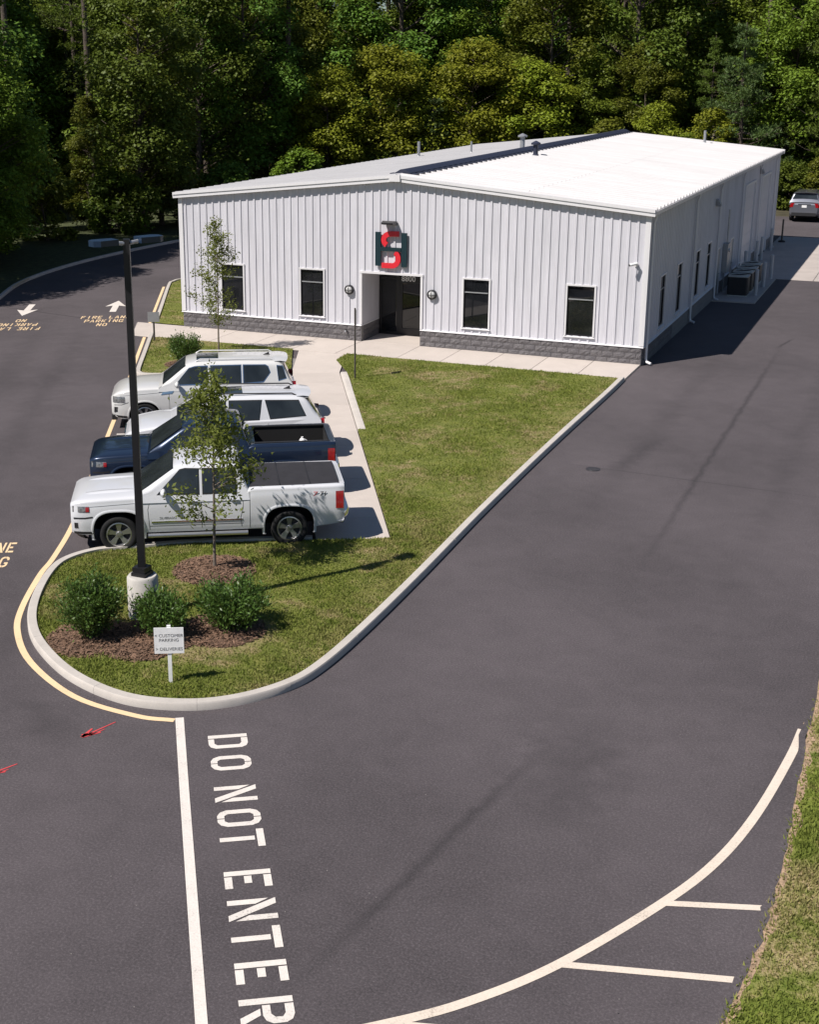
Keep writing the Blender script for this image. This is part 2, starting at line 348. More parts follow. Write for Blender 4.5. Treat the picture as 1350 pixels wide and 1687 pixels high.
# ------------------------------------------------------------------ ground, road, lawns
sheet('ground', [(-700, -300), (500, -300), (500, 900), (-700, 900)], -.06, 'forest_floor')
left_kerb = spline([(-11.0, -32.0), (-20.0, -15.0), (-25.2, -5.6), (-29.4, 2.3), (-31.8, 7.7), (-33.0, 14.6), (-32.9, 23.4), (-31.5, 33), (-28.5, 42), (-23, 48.5), (-15, 51.2), (-5, 52)], 6)
road_poly = left_kerb+[(7.85, 53), (30, 53), (30, 8), (7.85, 8), (7.86, -22), (7.90, -27), (7.92, -29.4), (7.85, -31.1), (7.6, -32.9), (7.0, -35.5), (5.5, -39), (3, -44), (-4, -54), (-20, -54), (-24, -44)]
road = sheet('road', road_poly, 0., 'asphalt')
right_edge = [(30, 8), (7.85, 8), (7.86, -10), (7.86, -22), (7.90, -27), (7.92, -29.4), (7.85, -31.1), (7.6, -32.9), (7.0, -35.5), (5.5, -39), (3, -44), (-4, -54)]
verge_poly = right_edge+[(60, -54), (60, 8)]
verge = sheet('verge', [(x+(.02 if i else 0), y) for i, (x, y) in enumerate(verge_poly)], .012, 'verge_soil')
# ragged asphalt lip above the verge
lip = spline(right_edge[1:], 10); LP = []
for i, (x, y) in enumerate(lip): LP.append((x+RNG.normal(0, .018), y))
ribbon('road_edge', LP, .10, .016, 'asphalt', road)
dl = offset([(x, y) for x, y in lip], .075)
ribbon('dirt_lip', [(x+RNG.normal(0, .035), y) for x, y in dl], .13, .0145, 'dirt', verge)
left_lawn = [(x-.1, y) for x, y in left_kerb]+[(-5, 56), (-30, 56), (-60, 40), (-60, -32)]
sheet('left_verge', left_lawn, .03, 'shade_tinted_turf')

kerb_root = empty('kerb'); tag(kerb_root, kind='structure')
def kerb(path, wid=.16, ztop=ZK, inward=1, seg=14, taper_end=False):
    """path = outer face at the road; the kerb lies to the left (inward=1) of it"""
    n = len(path); inner = offset(path, wid*inward); o2 = offset(path, .025*inward)
    for i0 in range(0, n-1, seg):
        i1 = min(i0+seg, n-1); m = MB(); rows = []
        for i in range(i0, i1+1):
            zt = ztop
            if taper_end and i < 4: zt = .05+(ztop-.05)*i/4
            rows.append([(*path[i], -.03), (*path[i], zt-.03), (*o2[i], zt), (*inner[i], zt), (*inner[i], -.03)])
        # thin joint between casts
        if i0: rows[0] = [tuple(np.array(p)*.97+np.array(q)*.03) for p, q in zip(rows[0], rows[1])]
        m.grid(rows); k = len(rows[0])
        m.add(rows[0], [tuple(range(k))]); m.add(rows[-1], [tuple(range(k))])
        m.build('kerb_segment', 'kerb_concrete', kerb_root, smooth=40)
    return inner
isl = spline([(.0, -2.55), (.02, -5), (.0, -11), (.06, -17.2), (.18, -21.6), (.22, -24.6), (.17, -26.4), (-.03, -27.35), (-.57, -28.2), (-1.3, -28.72), (-2.33, -28.92), (-3.6, -28.58), (-4.85, -27.8), (-5.7, -26.95),
              (-6.4, -25.85), (-6.93, -24.65), (-7.02, -23.9), (-6.72, -23.2), (-6.05, -22.66), UV(-4.5, .12), UV(-3.2, .2), UV(-1.72, .2)], 8)
isl = isl[::-1]                              # now runs clockwise seen so that the lawn lies on the left
inner_isl = kerb(isl, .17)
lawn_poly = inner_isl+[(-.17, -2.48), (-10.05, -2.48)]+[UV(.0, 18.6), UV(.24, 16.6), UV(.24, 9.2), UV(.0, 9.15), UV(.0, .02), UV(-1.7, .03)]
lawn = sheet('lawn', lawn_poly, ZL, 'lawn_soil')
# upper bed and the strip beside the building
bed_path = [UV(-1.66, 16.55), UV(-3.5, 16.55), UV(-5.8, 16.55), UV(-6.55, 16.62), UV(-6.86, 16.9), UV(-6.95, 17.5), UV(-6.95, 20.0), UV(-6.95, 22.5), UV(-6.95, 24.0)]
bi = kerb(spline(bed_path, 4), .15, inward=-1)
bed_poly = bi+[UV(-6.79, 24.05)[:1]+(-2.48,), (-11.9, -2.48), UV(-1.66, 16.7)]
bed_poly = [p for p in bi if p[1] < -2.49]+[(bi[-1][0]+.55, -2.48), (-12.25, -2.48), UV(-1.66, 16.75)]
bed = sheet('planting_bed', bed_poly, ZL, 'lawn_soil')
strip_path = [UV(-6.95, 27.0), UV(-6.95, 30), UV(-6.97, 36.0), UV(-6.85, 37.2), UV(-6.2, 38.0), (-22.0, 11.2), (-18.32, 12.0)]
si = kerb(spline(strip_path, 5), .15, inward=-1)
strip_poly = si+[(-18.32, .0), (UV(-6.8, 27.0)[0], .02)]
strip = sheet('side_lawn', strip_poly, ZL, 'lawn_soil')
kerb(left_kerb, .16, inward=1, seg=9)

# grass blades: one uncountable mass per lawn
def blades(name, poly, n, zb, mat, hmin=.02, hmax=.055, bbox=None, label=None, avoid=(), bare=None):
    P = np.array(poly); lo, hi = (P.min(0), P.max(0)) if bbox is None else (np.array(bbox[:2]), np.array(bbox[2:]))
    X = RNG.uniform(lo[0], hi[0], n); Y = RNG.uniform(lo[1], hi[1], n); k = inpoly(X, Y, poly)
    for (ax, ay, ar) in avoid: k &= ((X-ax)**2+(Y-ay)**2) > (ar*(.75+.5*RNG.random(n)))**2
    if bare: k &= np.array([RNG.random() > max(0, 1-(x-(np.interp(y, bare[1], bare[0])))/.26) for x, y in zip(X, Y)])
    dens = np.sin(X*1.7+np.sin(Y*1.1)*1.5)*np.sin(Y*1.3+np.sin(X*.9)*1.7); k &= RNG.random(n) < (.78+.22*dens)
    X, Y = X[k], Y[k]; n = len(X); a = RNG.uniform(0, 2*pi, n); h = RNG.uniform(hmin, hmax, n)*(1+.35*dens[k]); wd = RNG.uniform(.006, .013, n)*1.5
    ln = RNG.normal(0, .5, (n, 2))*h[:, None]
    V = np.zeros((n, 3, 3)); V[:, 0] = np.stack([X-np.cos(a)*wd, Y-np.sin(a)*wd, np.full(n, zb-.005)], 1)
    V[:, 1] = np.stack([X+np.cos(a)*wd, Y+np.sin(a)*wd, np.full(n, zb-.005)], 1); V[:, 2] = np.stack([X+ln[:, 0], Y+ln[:, 1], zb+h], 1)
    o = link(name, fastmesh(name, V.reshape(-1, 3), np.arange(3*n).reshape(-1, 3), mat)); tag(o, label, 'grass', kind='stuff'); return o
MULCH = [(-3.35, -26.75, 1.75), (-3.8, -23.25, 1.0)]
av = [(-4.15, -27.1, .85), (-3.1, -26.45, .85), (-2.15, -25.75, .85), (-3.0, -27.0, .7), (-3.8, -23.25, .85)]
blades('island_grass', lawn_poly, 210000, ZL, 'grass_blade', bbox=(-7.2, -29, .2, -17), label='short mown grass on the kerbed island by the light pole', avoid=av)
blades('lawn_grass', lawn_poly, 150000, ZL, 'grass_blade', bbox=(-10.3, -17, .2, -2.4), label='mown green lawn between the entrance walk and the drive', avoid=())
blades('verge_grass', verge_poly, 130000, .012, 'verge_blade', .025, .075, bbox=(7.55, -36, 10.3, -18), label='dry patchy grass along the edge of the drive', bare=([7.0, 7.6, 7.85, 7.92, 7.9, 7.86, 7.86], [-35.5, -32.9, -31.1, -29.4, -27, -22, -10]))
blades('bed_grass', bed_poly, 26000, ZL, 'grass_blade', label='mown grass in the planting bed at the row end', avoid=[(-14.5, -6.35, .8)])
blades('side_grass', strip_poly, 26000, ZL, 'grass_blade', label='mown grass beside the white building wall')

# concrete walks, each slab a piece
def slabs(root, quads, z=ZW, mat='concrete', gap=.009, depth=.12):
    for q in quads:
        q = [np.array(p, float) for p in q]; c = sum(q)/len(q)
        qq = [p+(c-p)/max(np.linalg.norm(c-p), 1e-6)*gap*1.4 for p in q]
        m = MB(); top = [p+(c-p)/max(np.linalg.norm(c-p), 1e-6)*.012 for p in qq]; n = len(q)
        m.add([(*p, z-depth) for p in qq]+[(*p, z-.008) for p in qq]+[(*p, z) for p in top],
              [(i, (i+1) % n, n+(i+1) % n, n+i) for i in range(n)]+[(n+i, n+(i+1) % n, 2*n+(i+1) % n, 2*n+i) for i in range(n)]+[tuple(range(2*n, 3*n))])
        m.build('slab', mat, root)
walk = empty('front_walk'); tag(walk, kind='structure')
sheet('walk_bed', [(-20.6, .0), (0, .0), (0, -2.47), (-19.25, -2.47)], .02, 'mortar', walk)
xs = list(np.linspace(-10.53, -8.18, 2)); 
cuts = [-17.6, -15.85, -14.1, -12.3, -10.53, -8.18, -6.55, -4.92, -3.28, -1.64, -.01]
quads = [[(-20.55, -.01), (-17.6, -.01), (-17.6, -2.46), (-19.25, -2.46)]]
quads += [[(a, -.01), (b, -.01), (b, -2.46), (a, -2.46)] for a, b in zip(cuts[:-1], cuts[1:])]
quads += [[(-10.52, 1.68), (-8.19, 1.68), (-8.19, 0.), (-10.52, 0.)]]
slabs(walk, quads)
dwalk = empty('parking_walk'); tag(dwalk, kind='structure')
sheet('walk_bed', [UV(-1.64, .0), UV(-.01, .0), UV(-.01, 18.5), UV(-1.64, 19.3)], .015, 'mortar', dwalk)
vc = list(np.arange(0, 18.2, 1.52)); quads = [[UV(-1.65, a), UV(0, a), UV(0, b), UV(-1.65, b)] for a, b in zip(vc[:-1], vc[1:])]
quads += [[UV(-1.65, vc[-1]), UV(0, vc[-1]), (-10.07, -2.47), (-12.0, -2.47)]]
slabs(dwalk, quads, z=ZW-.006)
m = MB(); rows = []
for i, v_ in enumerate(np.linspace(9.15, 16.6, 9)):
    h = ZW+.07*sin(pi*min(1, (16.6-v_)/3))*(1 if v_ < 16 else .6)
    rows.append([(*UV(.0, v_), -.02), (*UV(.02, v_), ZW+.002+h*.2), (*UV(.07, v_), ZW+h*.7), (*UV(.23, v_), ZW+h*.7), (*UV(.235, v_), -.02)])
m.grid(rows); m.add(rows[0], [(0, 1, 2, 3, 4)]); m.add(rows[-1], [(0, 1, 2, 3, 4)]); m.build('ramp_kerb', 'kerb_concrete', dwalk, smooth=40)
apron = empty('loading_apron'); tag(apron, kind='structure')
quads = []
for a, b in zip(np.linspace(22.3, 40.2, 6)[:-1], np.linspace(22.3, 40.2, 6)[1:]):
    for c, d in ((.02, 3.6), (3.6, 7.4)): quads.append([(c, a), (d, a), (d, b), (c, b)])
slabs(apron, quads, z=.018, mat='apron_concrete', gap=.012)
pad = empty('equipment_pad'); tag(pad, kind='structure')
slabs(pad, [[(.02, 14.5), (1.9, 14.5), (1.9, 18.4), (.02, 18.4)], [(.02, 18.4), (1.9, 18.4), (1.9, 22.26), (.02, 22.26)]], z=.06, mat='apron_concrete')

# mulch beds
def mulch(name, blobs, label, n=3500):
    m = MB()
    for (cx, cy, r) in blobs:
        P = []
        for i in range(7):
            P.append([(cx+r*i/6*cos(a)*(1+.10*sin(3*a+cx)), cy+r*i/6*sin(a)*(1+.10*sin(3*a+cx)), ZL+.004+.07*(1-(i/6)**2)-(.03 if i == 6 else 0)) for a in np.linspace(0, 2*pi, 25)])
        m.grid(P)
    o = m.build(name, 'mulch', None, smooth=60); tag(o, label, 'mulch', kind='stuff')
    V = []; 
    for (cx, cy, r) in blobs:
        k = int(n*r*r); q = np.sqrt(RNG.random(k))*r; a = RNG.uniform(0, 2*pi, k)
        c = np.stack([cx+q*np.cos(a), cy+q*np.sin(a), ZL+.012+.07*(1-(q/r)**2)+RNG.uniform(0, .012, k)], 1)
        d = RNG.normal(0, 1, (k, 3)); d[:, 2] *= .25; d /= np.linalg.norm(d, axis=1)[:, None]; e = np.cross(d, RNG.normal(0, .3, (k, 3))+[0, 0, 1]); e /= np.linalg.norm(e, axis=1)[:, None]
        l = RNG.uniform(.02, .06, k)[:, None]; w_ = RNG.uniform(.006, .015, k)[:, None]
        V.append(np.stack([c-d*l-e*w_, c+d*l-e*w_, c+d*l+e*w_, c-d*l+e*w_], 1).reshape(-1, 3))
    V = np.concatenate(V); ch = link('mulch_chips', fastmesh('mulch_chips', V, np.arange(len(V)).reshape(-1, 4), 'mulch_chip'), o); ch['kind'] = 'stuff'
mulch('shrub_mulch', [(-4.15, -27.1, .82), (-3.15, -26.5, .82), (-2.2, -25.8, .8), (-3.2, -27.0, .7)], 'dark brown bark mulch under the island shrubs')
mulch('tree_mulch', [(-3.8, -23.25, .85)], 'ring of bark mulch around the island sapling')
mulch('bed_mulch', [(-14.5, -6.4, .7)], 'bark mulch under the shrub in the planting bed')

# ------------------------------------------------------------------ road markings (parts of the road)
ZM = .006
LET = {}
t_ = .165; g_ = .035
def R4(x0, y0, x1, y1): return [(x0, y0), (x1, y0), (x1, y1), (x0, y1)]
_oL = [(.335, 1), (.22, 1), (.08, .93), (0, .78), (0, .22), (.08, .07), (.22, 0), (.335, 0), (.335, t_), (.24, t_), (.17, .24), (.165, .28), (.165, .72), (.17, .76), (.24, 1-t_), (.335, 1-t_)]
_bowl = lambda y0: [(t_+g_, 1), (.48, 1), (.62, .95), (.7, .83), (.7, y0+.17), (.62, y0+.05), (.48, y0), (t_+g_, y0), (t_+g_, y0+t_*.9), (.44, y0+t_*.9), (.535, y0+.22), (.535, .78), (.44, 1-t_), (t_+g_, 1-t_)]
LET['D'] = [R4(0, 0, t_, 1), _bowl(0.)]
LET['O'] = [_oL, [(.7-x, y) for x, y in _oL]]
LET['N'] = [[(0, 0), (t_, 0), (t_, .58), (0, .86)], [(0, 1), (t_+.03, 1), (.7, 0), (.7-t_-.03, 0)], [(.7-t_, .42), (.7, .14), (.7, 1), (.7-t_, 1)]]
LET['T'] = [R4(0, 1-t_, .7, 1), R4(.27, 0, .43, 1-t_-.05)]
LET['E'] = [R4(0, 0, t_, 1), R4(t_+g_, 1-t_, .62, 1), R4(t_+g_, .42, .46, .58), R4(t_+g_, 0, .62, t_)]
LET['R'] = [R4(0, 0, t_, 1), _bowl(.42), [(.28, .38), (.46, .38), (.7, 0), (.5, 0)]]
LET['P'] = [R4(0, 0, t_, 1), _bowl(.42)]
LET['F'] = [R4(0, 0, t_, 1), R4(t_+g_, 1-t_, .62, 1), R4(t_+g_, .42, .5, .58)]
LET['I'] = [R4(.27, 0, .43, 1)]; LET['L'] = [R4(0, 0, t_, 1), R4(t_+g_, 0, .62, t_)]
LET['A'] = [[(0, 0), (t_, 0), (.33, .8), (.33, 1), (.27, 1)], [(.7, 0), (.7-t_, 0), (.37, .8), (.37, 1), (.43, 1)], R4(.27, .25, .43, .4)]
LET['K'] = [R4(0, 0, t_, 1), [(t_+g_, .48), (.5, 1), (.7, 1), (.34, .48)], [(t_+g_, .45), (.34, .45), (.7, 0), (.5, 0)]]
LET['G'] = [_oL, [(.7-x, y) for x, y in _oL if y > .5]+[(.535, .62), (.7, .62)], R4(.40, .3, .7, .46), R4(.535, 0.03, .7, .3)]
LET['G'] = [_oL, [(.365, 1), (.48, 1), (.62, .93), (.7, .8), (.7, .66), (.535, .66), (.535, .74), (.46, 1-t_), (.365, 1-t_)], [(.40, .46), (.7, .46), (.7, .2), (.62, .07), (.48, 0), (.365, 0), (.365, t_), (.46, t_), (.535, .25), (.535, .32), (.40, .32)]]
def letter(ch, org, d, upv, h, wx, mat, z=ZM):
    m = MB()
    for poly in LET[ch]:
        m.add([(org[0]+d[0]*x*wx+upv[0]*y*h, org[1]+d[1]*x*wx+upv[1]*y*h, z) for x, y in poly], [tuple(range(len(poly)))])
    me = m.mesh('painted_letter', mat, fixn=False)
    if me.polygons[0].normal.z < 0: me.flip_normals()
    link('painted_letter', me, road)
db = np.array([2.81+.51, -34.42+29.29]); db /= np.linalg.norm(db); ub = np.array([-db[1], db[0]])
if ub[0] < 0: ub = -ub
p0 = np.array([-.51, -29.29])
for ch, a in zip('DONOTENTER', [.0, .66, 1.54, 2.18, 2.70, 3.65, 4.27, 4.83, 5.47, 6.10]):
    letter(ch, p0+db*a, db, ub, .60, .42/.7, 'pale_paint')
def roadtext(rows, uc, vs_, h, pitch, flip=False):
    d, upv = (U2, V2) if not flip else (-U2, -V2)
    for txt, v_ in zip(rows, vs_):
        w_ = len(txt)*pitch; st = np.array(UV(uc, v_))-d*w_/2
        for i, ch in enumerate(txt):
            if ch != ' ': letter(ch, st+d*pitch*i, d, upv, h, pitch*.78/.7, 'yellow_paint')
roadtext(['FIRE LANE', 'PARKING', 'NO'], -9.05, [27.9, 27.05, 26.2], .62, .235)
roadtext(['FIRE LANE'], -9.15, [-.10], .62, .235); roadtext(['PARKING', 'NO'], -8.93, [-.98, -1.86], .62, .235)
roadtext(['FIRE LANE', 'PARKING', 'NO'], -12.55, [26.2, 27.1, 28.0], .62, .235, True)
def arrow(uc, v0, v1):
    s = 1 if v1 > v0 else -1; q = [(-.14, 0), (.14, 0), (.14, 1.55), (.45, 1.35), (0, 2.85), (-.45, 1.35), (-.14, 1.55)]
    me = MB().add([(*UV(uc+x*s, v0+y*s), ZM) for x, y in q], [tuple(range(7))]).mesh('lane_arrow', 'pale_paint', fixn=False)
    if me.polygons[0].normal.z < 0: me.flip_normals()
    link('lane_arrow', me, road)
arrow(-8.93, 29.5, 32.3); arrow(-12.68, 31.7, 28.8)
ribbon('divider_line', [(-1.22, -28.95), (.0, -30.85), (1.3, -32.86), (2.75, -35.1)], .135, ZM, 'pale_paint', road)
yl = spline([(-1.25, -29.06), (-1.9, -29.18), (-3.2, -29.02), (-4.65, -28.25), (-5.68, -27.28), (-6.32, -26.3), (-7.05, -24.75), (-7.4, -23.8), UV(-7.1, 1.8), UV(-7.1, 5.8), UV(-7.08, 12), UV(-7.12, 20), UV(-7.14, 28), UV(-7.14, 36.2)], 6)
ribbon('fire_lane_line', yl, .12, ZM, 'yellow_paint', road)
ribbon('corner_line', spline([(7.82, -25.3), (7.74, -26.3), (7.5, -28.1), (7.18, -29.5), (6.7, -30.72), (5.85, -32.36), (5.1, -33.4), (4.4, -34.1), (3.4, -34.95)], 6), .13, ZM, 'white_paint', road)
ribbon('hatch_line', [(6.72, -30.68), (7.90, -30.26)], .11, ZM+.0005, 'white_paint', road); ribbon('hatch_line', [(5.9, -32.33), (7.76, -31.78)], .11, ZM+.0005, 'white_paint', road)
ribbon('hatch_line', [(4.5, -34.05), (6.9, -33.3)], .11, ZM+.0005, 'white_paint', road)
for v_ in (3.75, 6.75, 9.4, 11.2): ribbon('stall_line', [UV(-6.85, v_), UV(-1.8, v_)], .10, ZM, 'pale_paint', road)
ribbon('stall_line', [UV(-6.85, 11.15), UV(-6.4, 12.8)], .10, ZM+.0005, 'pale_paint', road)
ribbon('kerb_paint', left_kerb[21:25], .14, ZK+.003, 'yellow_paint', kerb_root)
def spray(p, q):
    p, q = np.array(p), np.array(q); d = q-p; L = np.linalg.norm(d); d /= L; n = np.array([-d[1], d[0]]); m = MB()
    def st(a, b, w_):
        a = p+d*a[0]*L+n*a[1]; b = p+d*b[0]*L+n*b[1]; e = b-a; e /= np.linalg.norm(e); f = np.array([-e[1], e[0]])*w_/2
        m.add([(*(a+f), ZM), (*(b+f*.5), ZM), (*(b-f*.5), ZM), (*(a-f), ZM)], [(0, 1, 2, 3)])
    st((0, 0), (1, 0), .035); st((0, 0), (.42, .10), .06); st((0, .01), (.45, -.09), .07); st((.05, .03), (.3, -.02), .10); st((.15, -.05), (.6, -.06), .03)
    me = m.mesh('spray_mark', 'red_paint', fixn=False)
    for f_ in me.polygons:
        if f_.normal.z < 0: f_.flip()
    link('spray_mark', me, road)
spray((-2.27, -30.12), (-2.07, -29.49)); spray((-2.85, -31.6), (-2.67, -31.2))
m = MB(); m.lathe([(0, .009), (.15, .009), (.155, .004), (.18, .008), (.19, .0)], 24); o = m.build('manhole_cover', 'frame_black', None, smooth=40); o.location = (1.48, -12.85, 0)
tag(o, 'small round dark iron cover set in the drive asphalt', 'manhole')

# ------------------------------------------------------------------ the building
W, H, HR, L = 18.33, 5.31, 6.19, 36.55; SL = (HR-H)/(W/2)
bld = empty('metal_building', (0, 0, 0), 0, 'long white ribbed metal building with grey block base and low gable roof', 'building')
def ztop(x): return H+SL*(W/2-abs(x+W/2))
RX0, RX1, RD, RZ = -10.53, -8.18, 1.70, 2.64
WINS = [(-16.05, .88, 2.64), (-12.6, .88, 2.64), (-6.04, .88, 2.64), (-2.22, .88, 2.64)]; WW = .97
# solid core with the recess cut out of its plan
m = MB(); pl = [(-W+.06, .16), (RX0-.06, .16), (RX0-.06, RD+.05), (RX1+.06, RD+.05), (RX1+.06, .16), (-.06, .16), (-.06, L-.06), (-W+.06, L-.06)]
m.prism(pl, 0, H-.03, lambda a, b, h: (a, b, h))
core = m.build('core_wall', 'interior_dark', bld)
m = MB(); m.box((RX0-.05, .03, RZ), (RX1+.05, RD+.04, H-.04)); m.build('recess_soffit', 'trim_white', bld)
m = MB(); m.prism([(-W+.05, H-.02), (-.05, H-.02), (-W/2, HR-.02)], .03, L-.03, lambda a, b, h: (a, h, b)); m.build('gable_fill', 'wall_white', bld)
# ribbed sheeting
PIT = .3055
def ribprof(t0, t1, depth=.034):
    pts = []; k = math.floor(t0/PIT)-1
    while k*PIT < t1+PIT:
        b = k*PIT
        for a, d in ((.0, 0), (.190, 0), (.212, depth), (.274, depth), (.2965, 0)): pts.append((b+a, d))
        k += 1
    ts = np.array([p[0] for p in pts]); ds = np.array([p[1] for p in pts])
    inside = [(t, d) for t, d in pts if t0 < t < t1]
    return [(t0, float(np.interp(t0, ts, ds)))]+inside+[(t1, float(np.interp(t1, ts, ds)))]
def wall_sheets(parent, org, d, n, length, topf, z0, openings, name='wall_panel', pw=PIT*3, mat='wall_white'):
    d = np.array(d, float); n = np.array(n, float); org = np.array(org, float); t = 0.
    while t < length-.01:
        e = min(t+pw, length); pr = ribprof(t, e); cutsx = sorted({o_[0] for o_ in openings}|{o_[1] for o_ in openings})
        ts = np.array([p[0] for p in pr]); dd = np.array([p[1] for p in pr])
        extra = [(c, float(np.interp(c, ts, dd))) for c in cutsx if t < c < e]; pr = sorted(pr+extra); m = MB()
        for (ta, da), (tb, dbb) in zip(pr[:-1], pr[1:]):
            if tb-ta < 1e-6: continue
            mid = (ta+tb)/2; iv = [(z0, None)]
            ivs = [(z0, 99.)]
            for (o0, o1, oz0, oz1) in openings:
                if o0 < mid < o1:
                    new = []
                    for a, b in ivs:
                        if oz0 > a: new.append((a, min(b, oz0)))
                        if oz1 < b: new.append((max(a, oz1), b))
                    ivs = new
            pa = org+d*ta+n*da; pb = org+d*tb+n*dbb
            for a, b in ivs:
                za = min(b, topf(ta)); zb = min(b, topf(tb))
                if za-a < .01: continue
                m.add([(pa[0], pa[1], a), (pb[0], pb[1], a), (pb[0], pb[1], zb), (pa[0], pa[1], za)], [(0, 1, 2, 3)])
        full = [o_ for o_ in openings if o_[0] <= t and o_[1] >= e]
        parts = [m]
        if full:
            zc = full[0][3]-.01; lo_, hi_ = MB(), MB()
            for f_ in m.f: q_ = [m.v[i_] for i_ in f_]; (hi_ if min(p_[2] for p_ in q_) > zc else lo_).add(q_, [(0, 1, 2, 3)])
            parts = [lo_, hi_]
        for m in parts:
            if not m.v: continue
            me = m.mesh(name, mat, fixn=False)
            nn = me.polygons[0].normal
            if nn.x*n[0]+nn.y*n[1] < 0: me.flip_normals()
            link(name, me, parent)
        t = e
fwl = link('front_wall', None, bld); rwl = link('right_wall', None, bld); lwl = link('left_wall', None, bld); bwl = link('rear_wall', None, bld)
BZ = .655
ops = [(x-WW/2+W, x+WW/2+W, a, b) for x, a, b in WINS]+[(RX0+W, RX1+W, -1, RZ)]
wall_sheets(fwl, (-W, 0, 0), (1, 0, 0), (0, -1, 0), W, lambda t: ztop(t-W)-.06, BZ, ops)
SW = [2.95, 6.2, 10.2, 12.95]; SDOOR = [(15.4, 16.45, 0., 2.2), (19.3, 20.3, 0., 2.2)]; ODOOR = [(23.0, 26.7, 0., 4.3), (29.2, 32.9, 0., 4.3)]
sops = [(y-.48, y+.48, .9, 2.74) for y in SW]+SDOOR+ODOOR
wall_sheets(rwl, (0, 0, 0), (0, 1, 0), (1, 0, 0), L, lambda t: H-.05, BZ, sops)
wall_sheets(lwl, (-W, 0, 0), (0, 1, 0), (-1, 0, 0), L, lambda t: H-.05, BZ, [])
wall_sheets(bwl, (-W, L, 0), (1, 0, 0), (0, 1, 0), W, lambda t: ztop(t-W)-.06, BZ, [])
# recess side walls
m = MB(); m.box((RX0-.05, .035, BZ), (RX0, RD, RZ)); m.build('recess_wall', 'wall_white', fwl)
m = MB(); m.box((RX1, .035, BZ), (RX1+.05, RD, RZ)); m.build('recess_wall', 'wall_white', fwl)
# split-face blocks
bw, bh, jt = .40, BZ/3, .010
def blockmesh(wd, seed, dep=.14):
    r = np.random.default_rng(seed); nx, nz = 4, 3; P = []
    for i in range(nz+1):
        row = []
        for j in range(nx+1):
            edge = i in (0, nz) or j in (0, nx)
            row.append((wd*j/nx, -(0. if edge else .014+r.uniform(-.008, .016)), (bh-jt)*i/nz))
        P.append(row)
    m = MB(); m.grid(P); b = [(0, dep, 0), (wd, dep, 0), (wd, dep, bh-jt), (0, dep, bh-jt)]
    ring = [P[0][0], P[0][-1], P[-1][-1], P[-1][0]]
    m.add(ring+b, [(0, 1, 5, 4), (1, 2, 6, 5), (2, 3, 7, 6), (3, 0, 4, 7)]); return m.mesh('block', 'split_block', fixn=False)
BM = {}
def block(parent, pos, rz, wd, k):
    key = (round(wd, 2), k % 4)
    if key not in BM: BM[key] = blockmesh(wd, hash(key) % 1000)
    link('block', BM[key], parent, pos, (0, 0, rz))
def block_run(parent, org, rz, length, course, off):
    t = -off*bw/2; d = (cos(rz), sin(rz)); k = course*3
    while t < length-.02:
        a = max(t, 0); e = min(t+bw, length)
        if e-a > .05: block(parent, (org[0]+d[0]*(a+jt/2), org[1]+d[1]*(a+jt/2), course*bh+jt/2), rz, e-a-jt, k)
        k += 1; t += bw
for c in range(3):
    block_run(fwl, (-W, -.045), 0, RX0+W, c, c % 2); block_run(fwl, (RX1, -.045), 0, -RX1, c, (c+1) % 2)
    block_run(fwl, (RX0, .10), pi/2, RD-.12, c, c % 2); block_run(rwl, (.045, .10), pi/2, 5.2, c, c % 2)
m = MB(); m.box((-W, -.030, 0), (RX0-.002, .15, BZ-.004)); m.box((RX1+.002, -.030, 0), (0, .15, BZ-.004)); m.box((RX0-.13, .15, 0), (RX0-.015, RD, BZ-.006)); m.box((RX1+.005, .15, 0), (RX1+.13, RD, BZ-.006))
m.box((-.10, .15, 0), (.030, 5.3, BZ-.004)); m.build('mortar_bed', 'mortar', fwl)
m = MB(); dsp = sorted([(a, b) for a, b, *_ in SDOOR+ODOOR]); y0 = 5.3
for a, b in dsp+[(L, L)]: m = MB(); m.box((-.10, y0, 0), (.045, a, BZ-.003)); m.build('block_base', 'block_courses', rwl); y0 = b
m = MB(); m.box((-W-.045, .1, 0), (-W+.1, L, BZ-.003)); m.box((-W, L-.1, 0), (0, L+.045, BZ-.003)); m.build('block_base', 'block_courses', lwl)
# sloping ledge over the blocks
def ledge(pts, parent):
    m = MB(); (a, b, rz, ln) = pts; m.prism([(-.085, -.035), (-.085, -.02), (.02, .022), (.02, -.035)], 0, ln, lambda p, q, h: (a+cos(rz)*h-sin(rz)*p, b+sin(rz)*h+cos(rz)*p, BZ+q+.012)); m.build('base_ledge', 'trim_white', parent)
ledge((-W-.06, 0, 0, RX0+W+.06), fwl); ledge((RX1-.0, 0, 0, -RX1+.06), fwl)
y0 = 0.
for a, b in dsp+[(L, L)]: ledge((0, y0, pi/2, a-y0), rwl); y0 = b
m = MB(); m.box((RX0-.02, .0, BZ-.02), (RX0+.02, RD, BZ+.02)); m.build('base_ledge', 'trim_white', fwl)
# corner and opening trims
m = MB(); m.box((-.12, -.052, BZ+.035), (.06, .0, H-.02)); m.box((.0, .0, BZ+.035), (.056, .13, H-.02)); m.build('corner_trim', 'trim_white', fwl)
m = MB(); m.box((-W-.055, -.052, BZ+.035), (-W+.12, .0, H-.02)); m.box((-W-.055, .0, BZ+.035), (-W, .13, H-.02)); m.build('corner_trim', 'trim_white', fwl)
m = MB(); m.box((.0, L-.12, BZ), (.056, L+.05, H-.02)); m.build('corner_trim', 'trim_white', rwl)
m = MB(); m.box((RX0-.09, -.055, RZ-.01), (RX1+.09, .03, RZ+.07)); m.box((RX0-.08, -.045, BZ+.03), (RX0+.004, .04, RZ)); m.box((RX1-.004, -.045, BZ+.03), (RX1+.08, .04, RZ)); m.build('entry_trim', 'trim_white', fwl)

